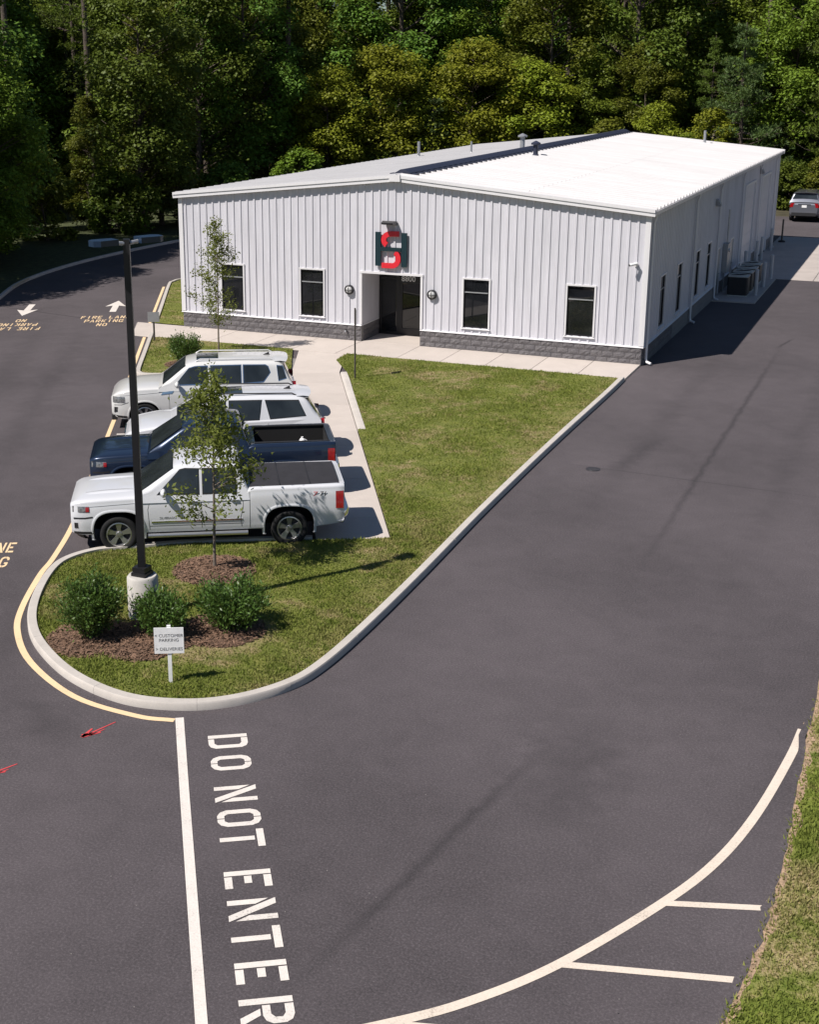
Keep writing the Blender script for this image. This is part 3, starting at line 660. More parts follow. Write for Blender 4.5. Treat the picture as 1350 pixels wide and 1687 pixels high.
def window(parent, org, rz, wd, z0, z1, trans=.27):
    """org = centre on the wall line; local x along wall, local -y outward"""
    o = link('window', None, parent, (*org, 0), (0, 0, rz)); hw = wd/2
    m = MB()
    for a, b in (((-hw-.055, -.05, z1-.005), (hw+.055, .05, z1+.055)), ((-hw-.05, -.047, z0), (-hw+.008, .05, z1-.006)), ((hw-.008, -.047, z0), (hw+.05, .05, z1-.006))): m.box(a, b)
    m.build('frame', 'trim_white', o); zt = z1-(z1-z0)*trans
    m = MB()
    m.prism([(-.075, -.055), (-.075, -.035), (.05, .0), (.05, -.055)], -hw-.07, hw+.07, lambda p, q, h: (h, p, z0+q)); m.build('sill', 'trim_white', o)
    m = MB(); e = .045
    for a, b in (((-hw+.009, .0, z1-e-.006), (hw-.009, .07, z1-.006)), ((-hw+.009, .0, z0+.0), (hw-.009, .07, z0+e)), ((-hw+.009, .001, z0+e), (-hw+e, .069, z1-e-.006)), ((hw-e, .001, z0+e), (hw-.009, .069, z1-e-.006))): m.box(a, b)
    m.build('sash', 'frame_black', o)
    m = MB(); m.box((-hw+e, -.003, zt-.018), (hw-e, .06, zt+.018)); m.build('mullion', 'galvanised', o)
    m = MB(); m.box((-hw+e-.005, .030, zt), (hw-e+.005, .042, z1-e)); m.build('pane', 'window_glass', o)
    m = MB(); m.box((-hw+e-.005, .034, z0+e-.005), (hw-e+.005, .046, zt)); m.build('pane', 'window_glass', o)
for x, a, b in WINS: window(bld, (x, 0), 0, WW, a, b)
for y in SW: window(bld, (0, y), pi/2, .96, .9, 2.74)
# entrance: black storefront with a glazed door and a sidelight
ent = link('entrance', None, bld, (0, RD, 0)); E0, E1 = RX0+.02, RX1-.02; XM = E0+.78
m = MB(); fr = .075
for a, b in (((E0, -.06, .03), (E0+fr, .06, RZ)), ((E1-fr-.10, -.06, .03), (E1, .06, RZ)), ((XM-.06, -.061, .03), (XM+.06, .061, RZ-.10)), ((E0+fr, -.06, RZ-.10), (E1-fr-.1, .06, RZ)), ((E0+fr, -.058, 2.20), (XM-.06, .058, 2.28)), ((XM+.06, -.058, 2.20), (E1-fr-.1, .058, 2.28)), ((E0+fr, -.058, .03), (XM-.06, .058, .17))): m.box(a, b)
m.build('frame', 'frame_black', ent)
m = MB(); m.box((E0+fr, -.008, .17), (XM-.06, .008, 2.20)); m.build('sidelight', 'window_glass', ent)
m = MB(); m.box((E0+fr, -.008, 2.28), (XM-.06, .008, RZ-.1)); m.build('transom_pane', 'window_glass', ent)
m = MB(); m.box((XM+.06, -.008, 2.28), (E1-fr-.1, .008, RZ-.1)); m.build('transom_pane', 'window_glass', ent)
D0, D1 = XM+.065, E1-fr-.105; m = MB()
for a, b in (((D0, -.045, .06), (D0+.10, .03, 2.19)), ((D1-.10, -.045, .06), (D1, .03, 2.19)), ((D0+.1, -.044, 2.06), (D1-.1, .03, 2.19)), ((D0+.1, -.044, .06), (D1-.1, .03, .33))): m.box(a, b)
m.build('door', 'frame_black', ent)
m = MB(); m.box((D0+.1, -.012, .33), (D1-.1, .004, 2.06)); m.build('door_pane', 'window_glass', ent)
m = MB(); m.tube([(D1-.13, -.10, .85), (D1-.13, -.10, 1.35)], .014); m.tube([(D1-.13, -.10, .9), (D1-.13, -.03, .9)], .01); m.tube([(D1-.13, -.10, 1.3), (D1-.13, -.03, 1.3)], .01); m.build('door_handle', 'galvanised', ent, smooth=40)
def text_mesh(txt, size, ext=.004, shear=0.):
    c = bpy.data.curves.new('t', 'FONT'); c.body = txt; c.size = size; c.extrude = ext; c.align_x = 'CENTER'; c.shear = shear; c.resolution_u = 4
    o = bpy.data.objects.new('t', c); COL.objects.link(o); bpy.context.view_layer.update()
    me = bpy.data.meshes.new_from_object(o.evaluated_get(bpy.context.evaluated_depsgraph_get())); bpy.data.objects.remove(o); bpy.data.curves.remove(c); return me
def text_obj(name, txt, size, mat, parent, loc, rot, ext=.004, shear=0.):
    me = text_mesh(txt, size, ext, shear); me.name = name; me.materials.clear(); me.materials.append(MATS[mat]); return link(name, me, parent, loc, rot)
text_obj('street_number', '8800', .29, 'white_plastic', ent, ((XM+E1)/2-.34, -.07, 2.15), (pi/2, 0, 0), .003)
# side doors
for y0, y1, z0, z1 in SDOOR:
    d = link('side_door', None, bld); m = MB(); m.box((-.06, y0, .02), (.03, y0+.06, z1)); m.box((-.06, y1-.06, .02), (.03, y1, z1)); m.box((-.06, y0+.06, z1-.06), (.03, y1-.06, z1)); m.build('frame', 'trim_white', d)
    m = MB(); m.box((-.058, y0+.06, .03), (-.01, y1-.06, z1-.06)); m.build('leaf', 'sign_grey', d)
    m = MB(); m.cbox((.02, y1-.16, 1.0), (.07, .12, .04)); m.build('handle', 'galvanised', d)
for y0, y1, z0, z1 in ODOOR:
    d = link('overhead_door', None, bld); m = MB(); m.box((-.06, y0-.08, .03), (.06, y0+.03, z1)); m.box((-.06, y1-.03, .03), (.06, y1+.08, z1)); m.box((-.06, y0-.08, z1), (.062, y1+.08, z1+.12)); m.build('frame', 'trim_white', d)
    for k in range(7):
        m = MB(); a = .03+(z1-.03)*k/7; b = .03+(z1-.03)*(k+1)/7-.012; m.box((-.058, y0+.03, a), (-.035, y1-.03, b)); m.box((-.036, y0+.25, a+.1), (-.028, y1-.25, b-.1)); m.build('door_section', 'wall_white', d)
# roof
roof = link('roof', None, bld); ang = math.atan(SL); SLEN = (W/2+.14)/cos(ang)
m = MB(); m.prism([(-W-.05, H-.065), (-W/2, HR-.02), (.05, H-.065), (.05, H-.09), (-W/2, HR-.05), (-W-.05, H-.09)], -.10, L+.10, lambda a, b, h: (a, h, b)); m.build('roof_deck', 'trim_white', roof)
SP = .0; pr = [(0, 0), (PIT*2-.16, 0), (PIT*2-.115, .085), (PIT*2-.045, .085), (PIT*2, 0)]; m = MB(); m.grid([[(0, t, d+.012) for t, d in pr], [(SLEN*.52, t, d+.012) for t, d in pr], [(SLEN*.5201, t, d) for t, d in pr], [(SLEN, t, d) for t, d in pr]]); m.add([(SLEN, t, d) for t, d in pr]+[(SLEN, t, d-.02) for t, d in pr], [(i, i+1, len(pr)+i+1, len(pr)+i) for i in range(len(pr)-1)])
rpm = m.mesh('roof_panel', 'roof_white', fixn=False)
if rpm.polygons[0].normal.z < 0: rpm.flip_normals()
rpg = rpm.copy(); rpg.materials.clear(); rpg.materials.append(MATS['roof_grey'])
npn = int((L+.24)/(PIT*2))+1
for k in range(npn):
    y = -.13+k*PIT*2
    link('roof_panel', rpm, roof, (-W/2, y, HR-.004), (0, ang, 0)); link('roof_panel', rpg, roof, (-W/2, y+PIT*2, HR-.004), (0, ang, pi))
YE = -.13+npn*PIT*2
m = MB()
m.prism([(-.30, -.018), (-.30, .10), (-.10, .215), (.08, .215), (.30, .10), (.30, -.018)], .55, YE-.1, lambda a, b, h: (-W/2+a, h, HR+b)); m.build('ridge_vent', 'ridge_dark', roof)
m = MB(); k = 0; y = .55
while y < YE-.2:                              # closures between the ribs under the vent edge
    m.box((-W/2+.29, y+.03, HR-.03), (-W/2+.52, y+.34, HR+.075)); m.box((-W/2-.52, y+.03, HR-.03), (-W/2-.29, y+.34, HR+.075)); y += PIT*2
m.build('ridge_closure', 'ridge_dark', roof)['kind'] = 'stuff'
# rake (gable) trim along the front and back and eave gutters
for yy, s in ((-.20, 1), (YE+.02, -1)):
    m = MB()
    for a, b in ((-W-.20, -W/2), (.20, -W/2)):
        za, zb = H-SL*.2, HR
        m.add([(a, yy, za-.16), (b, yy, zb-.16), (b, yy, zb+.065), (a, yy, za+.065), (a, yy+.16*s, za-.16), (b, yy+.16*s, zb-.16), (b, yy+.16*s, zb+.065), (a, yy+.16*s, za+.065)],
              [(0, 1, 2, 3), (4, 5, 6, 7), (0, 1, 5, 4), (3, 2, 6, 7), (0, 3, 7, 4), (1, 2, 6, 5)])
        m.add([(a, yy-.03*s, za-.03), (b, yy-.03*s, zb-.03), (b, yy-.03*s, zb+.07), (a, yy-.03*s, za+.07), (a, yy, za-.03), (b, yy, zb-.03), (b, yy, zb+.07), (a, yy, za+.07)],
              [(0, 1, 2, 3), (4, 5, 6, 7), (0, 1, 5, 4), (3, 2, 6, 7), (0, 3, 7, 4), (1, 2, 6, 5)])
    m.build('rake_trim', 'trim_white', roof)
m = MB(); m.cbox((-W/2, -.22, HR-.04), (.42, .09, .24)); m.build('peak_cap', 'trim_white', roof)
for x, s in ((.14, 1), (-W-.14, -1)):
    m = MB(); m.prism([(0, -.135), (s*.13, -.135), (s*.15, .0), (s*.135, .0), (s*.118, -.12), (s*.012, -.12), (.012*s, .0), (0, .0)], -.19, L+.2, lambda a, b, h: (x-.06*s+a, h, H-SL*.14+b)); m.build('gutter', 'trim_white', roof)
for y in (.22, 8.75, 14.7, 21.6, 27.9, 34.5):
    m = MB(); m.tube([(.17, y, H-.14), (.17, y, H-.25), (.115, y, H-.42), (.115, y, .62), (.115, y, .22), (.15, y-.04, .12), (.32, y-.12, .075)], .048, 6); m.build('downspout', 'trim_white', rwl, smooth=50)
def pipe(x, y, h, r, mat, hood=False):
    z = ztop(x); m = MB(); m.tube([(x, y, z-.05), (x, y, z+h)], r, 10); m.lathe([(r*2.3, 0), (r*1.05, .10)], 12, (x, y, z+.01))
    if hood: m.lathe([(r*1.05, 0), (r*2.0, -.02), (r*2.05, .05), (r*.3, .15), (0, .16)], 12, (x, y, z+h+.02))
    m.build('vent_pipe', mat, roof, smooth=40)
pipe(-16.4, 21.1, .82, .075, 'galvanised'); pipe(-13.0, 19.6, .62, .05, 'galvanised'); pipe(-10.35, 19.6, .62, .12, 'galvanised', True); pipe(-8.2, 14.5, .52, .11, 'ridge_dark', True); pipe(-4.1, 35.3, .75, .075, 'galvanised')

# things fixed to the building
logo = empty('logo_sign', (-9.33, -.04, 2.95), 0, 'dark teal block letter H woven with a red S above the entrance', 'sign')
LW, LH, LT = 1.24, 1.24, .07
m = MB(); m.box((-LW/2, -LT-.03, 0), (-LW/2+.21, -.03, LH)); m.box((LW/2-.21, -LT-.03, 0), (LW/2, -.03, LH)); m.box((-LW/2+.21, -LT-.05, LH*.45), (LW/2-.21, -.03, LH*.56)); m.build('letter_h', 'letter_teal', logo)
def arcstrip(cx, cz, rx, rz, a0, a1, th, n=18):
    P = []
    for a in np.linspace(radians(a0), radians(a1), n):
        c, s = cos(a), sin(a); P.append([(cx+(rx-th)*c, cz+(rz-th)*s), (cx+rx*c, cz+rz*s)])
    return P
m = MB()
def solid_strip(P, y0, y1):
    G = [[(a[0], y1, a[1]), (a[0], y0, a[1]), (b[0], y0, b[1]), (b[0], y1, b[1]), (a[0], y1, a[1])] for a, b in P]; m.grid(G); m.add([g for g in G[0][:4]], [(0, 1, 2, 3)]); m.add([g for g in G[-1][:4]], [(0, 1, 2, 3)])
up_ = [((.30, LH-.14), (.30, LH+.05))]+[tuple(q) for q in arcstrip(-.02, LH*.78, .36, .32, 90, 235, .19)]
solid_strip(up_, -LT-.045, -.035)
dn_ = [((-.36, .12), (-.36, -.07))]+[tuple(q) for q in arcstrip(.04, LH*.22+.02, .35, .36, -90, 62, .19)]
solid_strip(dn_, -LT-.045, -.035)
m.build('letter_s', 'letter_red', logo, smooth=40)
def bulkhead(x, z, label):
    o = empty('wall_lamp', (x, -.03, z), 0, label, 'lamp', 'round bulkhead lamps beside the entrance')
    m = MB(); m.lathe([(.02, -.14), (.10, -.125), (.135, -.08), (.145, -.03), (.145, .0)], 20, axis='y'); m.build('globe', 'lamp_globe', o, smooth=60)
    m = MB(); m.lathe([(.14, .02), (.18, .02), (.18, -.09), (.145, -.10), (.14, -.06)], 20, axis='y'); m.build('rim', 'frame_black', o, smooth=40)
    m = MB()
    for a in (0, pi/2): m.tube([(cos(a)*q*.165, -.095-.055*(1-q*q), sin(a)*q*.165) for q in np.linspace(-1, 1, 9)], .011, 6)
    m.build('guard', 'frame_black', o, smooth=40)
bulkhead(-11.03, 1.98, 'round caged black bulkhead lamp on the wall left of the entrance door'); bulkhead(-7.72, 2.0, 'round caged black bulkhead lamp on the wall right of the entrance door')
wl = empty('sign_lamp', (-9.36, -.03, 4.52), 0, 'black boxy wall light projecting above the H and S sign', 'lamp')
m = MB(); m.prism([(.0, -.07), (.0, .07), (-.30, .11), (-.42, .05), (-.42, -.01), (-.12, -.06)], -.23, .23, lambda a, b, h: (h, a, b)); m.build('housing', 'frame_black', wl); m = MB(); m.cbox((0, -.27, .012), (.38, .2, .012)); m.build('lens', 'lamp_globe', wl)
cc = empty('security_camera', (-.36, -.04, 3.5), 0, 'small white security camera under the right end of the front wall', 'camera')
m = MB(); m.lathe([(.0, .0), (.07, .0), (.07, -.05), (.03, -.06)], 14, axis='y'); m.tube([(0, -.05, 0), (0, -.14, .03)], .022); m.build('bracket', 'white_plastic', cc, smooth=40)
m = MB(); m.tube([(.05, -.12, .05), (-.16, -.30, .0)], .05, 12); m.build('body', 'white_plastic', cc, smooth=40); m = MB(); m.tube([(-.158, -.298, .0005), (-.17, -.31, -.002)], .036, 12); m.build('lens', 'frame_black', cc)
hb = empty('hose_bib', (-11.15, -.07, .42), 0, 'small brass hose tap on the grey block base left of the entrance', 'tap'); m = MB(); m.tube([(0, .04, 0), (0, -.10, 0), (0, -.13, -.05)], .022); m.build('spout', 'galvanised', hb); m = MB(); m.lathe([(0, 0), (.05, 0), (.05, .015), (0, .015)], 10, (0, -.06, .04)); m.build('handle', 'frame_black', hb)
for i, (y, z, lb) in enumerate([(14.0, 4.35, 'triangular wall light high on the shaded side wall by the equipment pad'), (28.0, 4.75, 'wall light high on the shaded wall between the two overhead doors')]):
    o = empty('wall_pack', (.04, y, z), 0, lb, 'lamp'); m = MB(); m.prism([(0, -.14), (0, .16), (.12, .10), (.22, -.10), (.2, -.14)], -.14, .14, lambda a, b, h: (a, h, b)); m.build('housing', 'sign_grey', o); m = MB(); m.cbox((.11, 0, -.145), (.16, .22, .015)); m.build('lens', 'lamp_globe', o)
eb = empty('meter_box', (.04, 17.2, .75), 0, 'grey electrical meter cabinet with conduit on the shaded side wall', 'meter'); m = MB(); m.box((0, -.35, .2), (.22, .35, 1.5)); m.build('cabinet', 'sign_grey', eb); m = MB(); m.tube([(.1, -.2, -.72), (.1, -.2, .2)], .04, 8); m.build('conduit', 'galvanised', eb, smooth=40); m = MB(); m.tube([(.1, .2, 1.5), (.1, .2, 3.0)], .035, 8); m.build('conduit', 'galvanised', eb, smooth=40); m = MB(); m.lathe([(0, .07), (.08, .06), (.09, 0)], 14, axis='y'); ob = m.build('meter_dial', 'lamp_globe', eb, smooth=40); ob.rotation_euler = (0, 0, -pi/2); ob.location = (.22, .0, 1.2)

# condensers and bollards on the pad
def condenser(x, y, lb):
    o = empty('condenser_unit', (x, y, .06), 0, lb, 'condenser', 'condensers on the equipment pad'); s = .43
    rr = [(s*.88, s), (s, s*.88), (s, -s*.88), (s*.88, -s), (-s*.88, -s), (-s, -s*.88), (-s, s*.88), (-s*.88, s)]
    m = MB(); m.prism(rr, .05, .86, lambda a, b, h: (a, b, h)); m.build('cabinet', 'unit_black', o)
    m = MB(); m.prism([(a*1.03, b*1.03) for a, b in rr], .86, .90, lambda a, b, h: (a, b, h)); m.lathe([(.34, .90), (.36, .945), (.38, .90)], 20); m.build('top_rim', 'unit_rim', o)
    m = MB(); m.lathe([(0, .915), (.33, .905), (.33, .90)], 20)
    for k in range(6): m.tube([(.0, 0, .93), (.34*cos(k*pi/3), .34*sin(k*pi/3), .925)], .008, 5)
    m.build('fan_grille', 'frame_black', o)
    m = MB(); m.prism([(a*1.05, b*1.05) for a, b in rr], .0, .055, lambda a, b, h: (a, b, h)); m.build('base_pan', 'unit_rim', o)
    for zz in np.linspace(.12, .80, 9):
        m = MB(); m.prism([(a*1.012, b*1.012) for a, b in rr], zz, zz+.02, lambda a, b, h: (a, b, h)); m.build('louvre', 'trim_black', o)
for i, (y, lb) in enumerate([(16.35, 'black condenser unit at the open end of the equipment pad'), (17.75, 'second black condenser unit from the open end of the pad'), (19.15, 'third black condenser unit from the open end of the pad'), (20.55, 'black condenser unit nearest the loading apron')]): condenser(.92, y, lb)
def bollard(x, y, h, lb, z=.05):
    o = empty('bollard', (x, y, z), 0, lb, 'bollard', 'steel bollards along the side of the building'); m = MB(); m.lathe([(.085, -.04), (.085, h-.03)], 14); m.build('post', 'bollard_grey', o, smooth=40)
    m = MB(); m.lathe([(.088, h-.035), (.088, h), (.06, h+.035), (0, h+.05)], 14); m.build('cap', 'bollard_grey', o, smooth=60)
for (x, y, lb) in [(1.65, 16.6, 'grey bollard guarding the first condenser on the pad'), (1.66, 19.2, 'grey bollard in the middle of the equipment pad edge'), (1.66, 21.95, 'grey bollard at the pad corner by the loading apron')]: bollard(x, y, 1.15, lb)
for (x, y, lb) in [(.32, 22.75, 'grey bollard at the near jamb of the first overhead door'), (.32, 27.0, 'grey bollard at the far jamb of the first overhead door'), (.32, 28.95, 'grey bollard at the near jamb of the second overhead door'), (.32, 33.2, 'grey bollard at the far jamb of the second overhead door')]: bollard(x, y, 1.2, lb, .01)
o = empty('marker_post', (.45, 37.3, 0), 0, 'thin dark stake standing past the rear corner of the building', 'post'); m = MB(); m.tube([(0, 0, -.05), (0, 0, 1.35)], .05, 8); m.build('stake', 'post_bronze', o); m = MB(); m.lathe([(.2, -.02), (.2, .10), (.06, .14)], 14); m.build('foot', 'trim_black', o, smooth=40)

# ------------------------------------------------------------------ street furniture
lp = empty('light_pole', (-3.86, -25.82, ZL), 0, 'tall black square light pole on a round concrete pier in the island', 'lamp post')
m = MB(); m.lathe([(.29, -.1), (.29, .78), (.26, .82), (0, .82)], 32); m.build('pier', 'pier_concrete', lp, smooth=40)
m = MB(); m.cbox((0, 0, .85), (.30, .30, .07)); m.prism([(-.13, -.13), (.13, -.13), (.13, .13), (-.13, .13)], .885, .99, lambda a, b, h: (a, b, h)); m.build('base_plate', 'pole_black', lp)
m = MB(); m.add([(x*q, y*q, z) for q, z in ((.068, .985), (.055, 7.02)) for x, y in ((-1, -1), (1, -1), (1, 1), (-1, 1))], [(0, 1, 5, 4), (1, 2, 6, 5), (2, 3, 7, 6), (3, 0, 4, 7), (4, 5, 6, 7), (0, 3, 2, 1)]); po = m.build('shaft', 'pole_black', lp); po.rotation_euler = (0, 0, radians(25))
for s in (-1, 1):
    a = radians(62); d = (cos(a)*s, sin(a)*s); m = MB(); m.tube([(d[0]*.06, d[1]*.06, 6.95), (d[0]*.26, d[1]*.26, 6.97)], .035, 8); m.build('arm', 'galvanised', lp)
    m = MB(); q = [(.22, -.14), (.22, .14), (.58, .17), (.68, .09), (.68, -.09), (.58, -.17)]
    m.prism(q, 6.94, 7.04, lambda x, y, h: (d[0]*x-d[1]*y, d[1]*x+d[0]*y, h)); m.build('lamp_head', 'lamp_sky_sheen', lp)
sg = empty('direction_sign', (-1.93, -28.04, ZL), radians(27), 'small white sign with customer parking and deliveries arrows by the kerb', 'sign')
m = MB(); m.box((-.032, -.02, -.1), (.032, .02, 1.03)); m.build('post', 'sign_white', sg)
m = MB(); m.box((-.245, -.034, .54), (.245, -.021, 1.0)); m.build('board', 'sign_white', sg)
for txt, z, x in (('< CUSTOMER', .835, 0), ('PARKING', .755, .0), ('> DELIVERIES', .595, 0)): text_obj('lettering', txt, .078, 'print_grey', sg, (x, -.0355, z), (pi/2, 0, 0), .0008)
ps = empty('parking_sign', (-8.2, -6.0, ZL), A28+pi/2, 'slim brown metal sign post in the lawn, its board edge-on', 'sign')
m = MB(); m.tube([(0, 0, -.1), (0, 0, 2.35)], .028, 6); m.build('post', 'post_bronze', ps); m = MB(); m.box((-.15, -.036, 1.8), (.15, -.029, 2.3)); m.build('board', 'sign_grey', ps)
ks = empty('small_sign', (-17.75, -3.2, ZL), radians(26), 'small square grey sign on a short post at the walk end', 'sign')
m = MB(); m.tube([(0, .03, -.1), (0, .03, 1.0)], .035, 8); m.build('post', 'post_bronze', ks); m = MB(); m.box((-.22, -.02, .72), (.22, .0, 1.10)); m.build('board', 'sign_grey', ks)

# ------------------------------------------------------------------ vehicles
def apply_bool(obj, cutters):
    for c in cutters:
        md = obj.modifiers.new('cut', 'BOOLEAN'); md.operation = 'DIFFERENCE'; md.object = c; md.solver = 'EXACT'
    bpy.context.view_layer.update(); dg = bpy.context.evaluated_depsgraph_get()
    me = bpy.data.meshes.new_from_object(obj.evaluated_get(dg)); obj.modifiers.clear(); obj.data = me
    for c in cutters: bpy.data.objects.remove(c)
    me.polygons.foreach_set('use_smooth', [True]*len(me.polygons)); me.set_sharp_from_angle(angle=radians(32)); return obj
def sm_interp(s, ks, vs_, sig):
    f = np.linspace(ks[0], ks[-1], 400); y = np.interp(f, ks, vs_); k = np.exp(-.5*((np.arange(-60, 61)*(f[1]-f[0]))/sig)**2); k /= k.sum()
    yp = np.concatenate([2*y[0]-y[60:0:-1], y, 2*y[-1]-y[-2:-62:-1]]); return np.interp(s, f, np.convolve(yp, k, 'valid'))
class Car:
    """x forward, y left, z up; s = distance back from the front bumper"""
    def __init__(c, P):
        c.P = P; c.L = P['L']
    def X(c, s): return c.L/2-s
    def dims(c, s):
        P = c.P; hw = sm_interp(s, P['hw'][0], P['hw'][1], .10); zt = sm_interp(s, P['zt'][0], P['zt'][1], P.get('zsm', .09)); zb = sm_interp(s, P['zb'][0], P['zb'][1], .06); return hw, zt, zb
    def section(c, s):
        hw, zt, zb = c.dims(s); cr = np.interp(s, *c.P['crown']); h = zt-zb; sh = c.P.get('shoulder', .13)
        ct = [(0, zt+cr), (hw*.35, zt+cr*.93), (hw*.68, zt+cr*.62), (hw-sh, zt+.012), (hw-sh*.42, zt-.022), (hw-.035, zt-.085), (hw-.012, zt-.20), (hw, zt-h*.42), (hw+.004, zb+h*.36), (hw-.012, zb+h*.18), (hw-.03, zb+.05), (hw-.09, zb), (hw*.45, zb-.0), (0, zb)]
        return spline(ct, 3)
    def side_y(c, s, z):
        sec = np.array(c.section(s)); k = int(np.argmax(sec[:, 0])); i0 = 9; a = sec[i0:34]; o = np.argsort(a[:, 1]); return float(np.interp(z, a[o, 1], a[o, 0]))
    def body(c, root, mat):
        st = np.concatenate([[0, .015, .05, .1, .16], np.linspace(.25, c.L-.25, 62), [c.L-.16, c.L-.1, c.L-.05, c.L-.015, c.L]]); m = MB(); rows = []
        for s in st:
            sec = c.section(s); e = min(s, c.L-s); k = 1.0 if e > .16 else 1-(1-e/.16)**2*c.P.get('endround', .05)
            zc = (sec[0][1]+sec[-1][1])/2
            row = [(c.X(s), y*k, zc+(z-zc)*k) for y, z in sec]; row = row+[(x, -y, z) for x, y, z in row[-2:0:-1]]; rows.append(row+[row[0]])
        n = len(rows[0])-1; V = [p for r in rows for p in r[:-1]]; F = [(i*n+j, i*n+(j+1) % n, (i+1)*n+(j+1) % n, (i+1)*n+j) for i in range(len(rows)-1) for j in range(n)]
        F += [tuple(range(n)), tuple(range((len(rows)-1)*n, len(rows)*n))[::-1]]; m.add(V, F)
        o = m.build('body', [mat, 'well_black'], root); cut = []
        for s in c.P['axles']:
            for sg_ in (-1, 1):
                R = c.P['arch']; nn = c.P.get('archn', 2.0); q = []
                for a in np.linspace(0, 2*pi, 40, endpoint=False):
                    ca, sa = cos(a), sin(a); q.append((R*math.copysign(abs(ca)**(2/nn), ca), R*math.copysign(abs(sa)**(2/nn), sa)*.97))
                cm = MB(); y0 = .55*sg_; y1 = 1.3*sg_; cm.prism(q, y0, y1, lambda a, b, h: (c.X(s)+a, h, c.P['tyre']+b), 1); cut.append(cm.build('cutter', [mat, 'well_black'], root))
        for (s0, s1, y_, z0, z1) in c.P.get('cuts', []):
            cm = MB(); cm.box((c.X(s1), -y_, z0), (c.X(s0), y_, z1), 1); cut.append(cm.build('cutter', [mat, 'well_black'], root))
        apply_bool(o, cut); return o
    # greenhouse -------------------------------------------------
    def gtop(c, s): return sm_interp(s, c.P['roof'][0], c.P['roof'][1], c.P.get('rsm', .07))
    def gy(c, z): return c.P['belt_hw']-c.P['tumble']*(z-c.P['belt'])
    def gsec(c, s, off=0.):
        z = float(c.gtop(s)); b = c.P['belt']; w_ = c.gy(z); r = min(.11, max(.01, (z-b)*.5)); cr = c.P.get('rcrown', .035)
        ct = [(0, z+cr), (w_*.4, z+cr*.86), (w_*.74, z+cr*.45), (w_-r*.9, z-.004), (w_-r*.28+.0, z-r*.30), (c.gy(z-r)+.0, z-r), (c.gy((z-r+b)/2), (z-r+b)/2), (c.gy(b-.12), b-.12)]
        return spline(ct, 3)
    def greenhouse(c, root, mat):
        s0, s1 = c.P['roof'][0][0], c.P['roof'][0][-1]; m = MB(); rows = []
        for s in np.linspace(s0, s1, 60):
            sec = c.gsec(s); row = [(c.X(s), y, z) for y, z in sec]; row = [(x, -y, z) for x, y, z in row[::-1]][:-1]+row; rows.append(row)
        m.grid(rows); n = len(rows[0]); m.add(rows[0], [tuple(range(n))]); m.add(rows[-1], [tuple(range(n))]); return m.build('cab', mat, root, smooth=40)
    def top_patch(c, name, root, mat, sa, sb, inset, off=.006, n=10, insetb=None):
        m = MB(); rows = []; insetb = inset if insetb is None else insetb
        for k, s in enumerate(np.linspace(sa, sb, n)):
            ds = .02; dz = float(c.gtop(s+ds)-c.gtop(s-ds))/(2*ds); nl = Vector((dz, 0, 1)).normalized()   # x = -s
            z = float(c.gtop(s)); w_ = c.gy(z)-(inset+(insetb-inset)*k/(n-1)); cr = c.P.get('rcrown', .035); row = []
            for y in np.linspace(-1, 1, 11):
                zz = z+cr*(1-(abs(y)*w_/c.gy(z))**2*.98); row.append((c.X(s)+nl.x*off, y*w_, zz+nl.z*off))
            rows.append(row)
        m.grid(rows); return m.build(name, mat, root, smooth=60)
    def side_pane(c, root, poly, name='side_window', mat='car_glass', trim='trim_black', both=True, grow=.018):
        cx = sum(p[0] for p in poly)/len(poly); cz = sum(p[1] for p in poly)/len(poly)
        for sg_ in ((1, -1) if both else (1,)):
            for off, pl_, nm, mt in ((.004, poly, name, mat),):
                par = None
                if trim:
                    g = [(cx+(a-cx)*(1+grow/abs(max(p[0] for p in poly)-cx)), cz+(b-cz)*(1+grow*1.3/abs(max(p[1] for p in poly)-cz))) for a, b in poly]
                    m = MB(); m.prism(g, -.03, .004, lambda a, b, h: (c.X(a), sg_*(c.gy(b)+h), b)); par = m.build('window_trim', trim, root)
                m = MB(); m.prism(poly, -.02, .008, lambda a, b, h: (c.X(a), sg_*(c.gy(b)+h), b)); m.build(nm, mt, par if par else root)
    def seam(c, root, pts, wd=.009, name='panel_seam', mat='trim_black', both=True, off=.0025):
        """a thin dark joint following the flank through (s,z) points"""
        for sg_ in ((1, -1) if both else (1,)):
            Q = []
            for (a, b), (d, e) in zip(pts[:-1], pts[1:]):
                n = max(2, int(math.hypot(d-a, e-b)/.07)+1); Q += [(a+(d-a)*k/n, b+(e-b)*k/n) for k in range(n)]
            Q.append(pts[-1]); A = np.array(Q); T = np.gradient(A, axis=0); T /= np.linalg.norm(T, axis=1)[:, None]; N_ = np.stack([-T[:, 1], T[:, 0]], 1)*wd/2
            m = MB(); m.grid([[(c.X(s), sg_*(c.side_y(s, z)+off), z) for s, z in A+N_], [(c.X(s), sg_*(c.side_y(s, z)+off), z) for s, z in A-N_]]); m.build(name, mat, root, fixn=False)
    def flank_patch(c, root, name, mat, poly_s, poly_z, off, thick=.03, both=True):
        for sg_ in ((1, -1) if both else (1,)):
            m = MB(); out = [(c.X(s), sg_*(c.side_y(s, z)+off), z) for s, z in zip(poly_s, poly_z)]; inn = [(x, y-sg_*thick, z) for x, y, z in out]; n = len(out)
            m.add(out+inn, [tuple(range(n)), tuple(range(n, 2*n))[::-1]]+[(i, (i+1) % n, n+(i+1) % n, n+i) for i in range(n)]); m.build(name, mat, root)
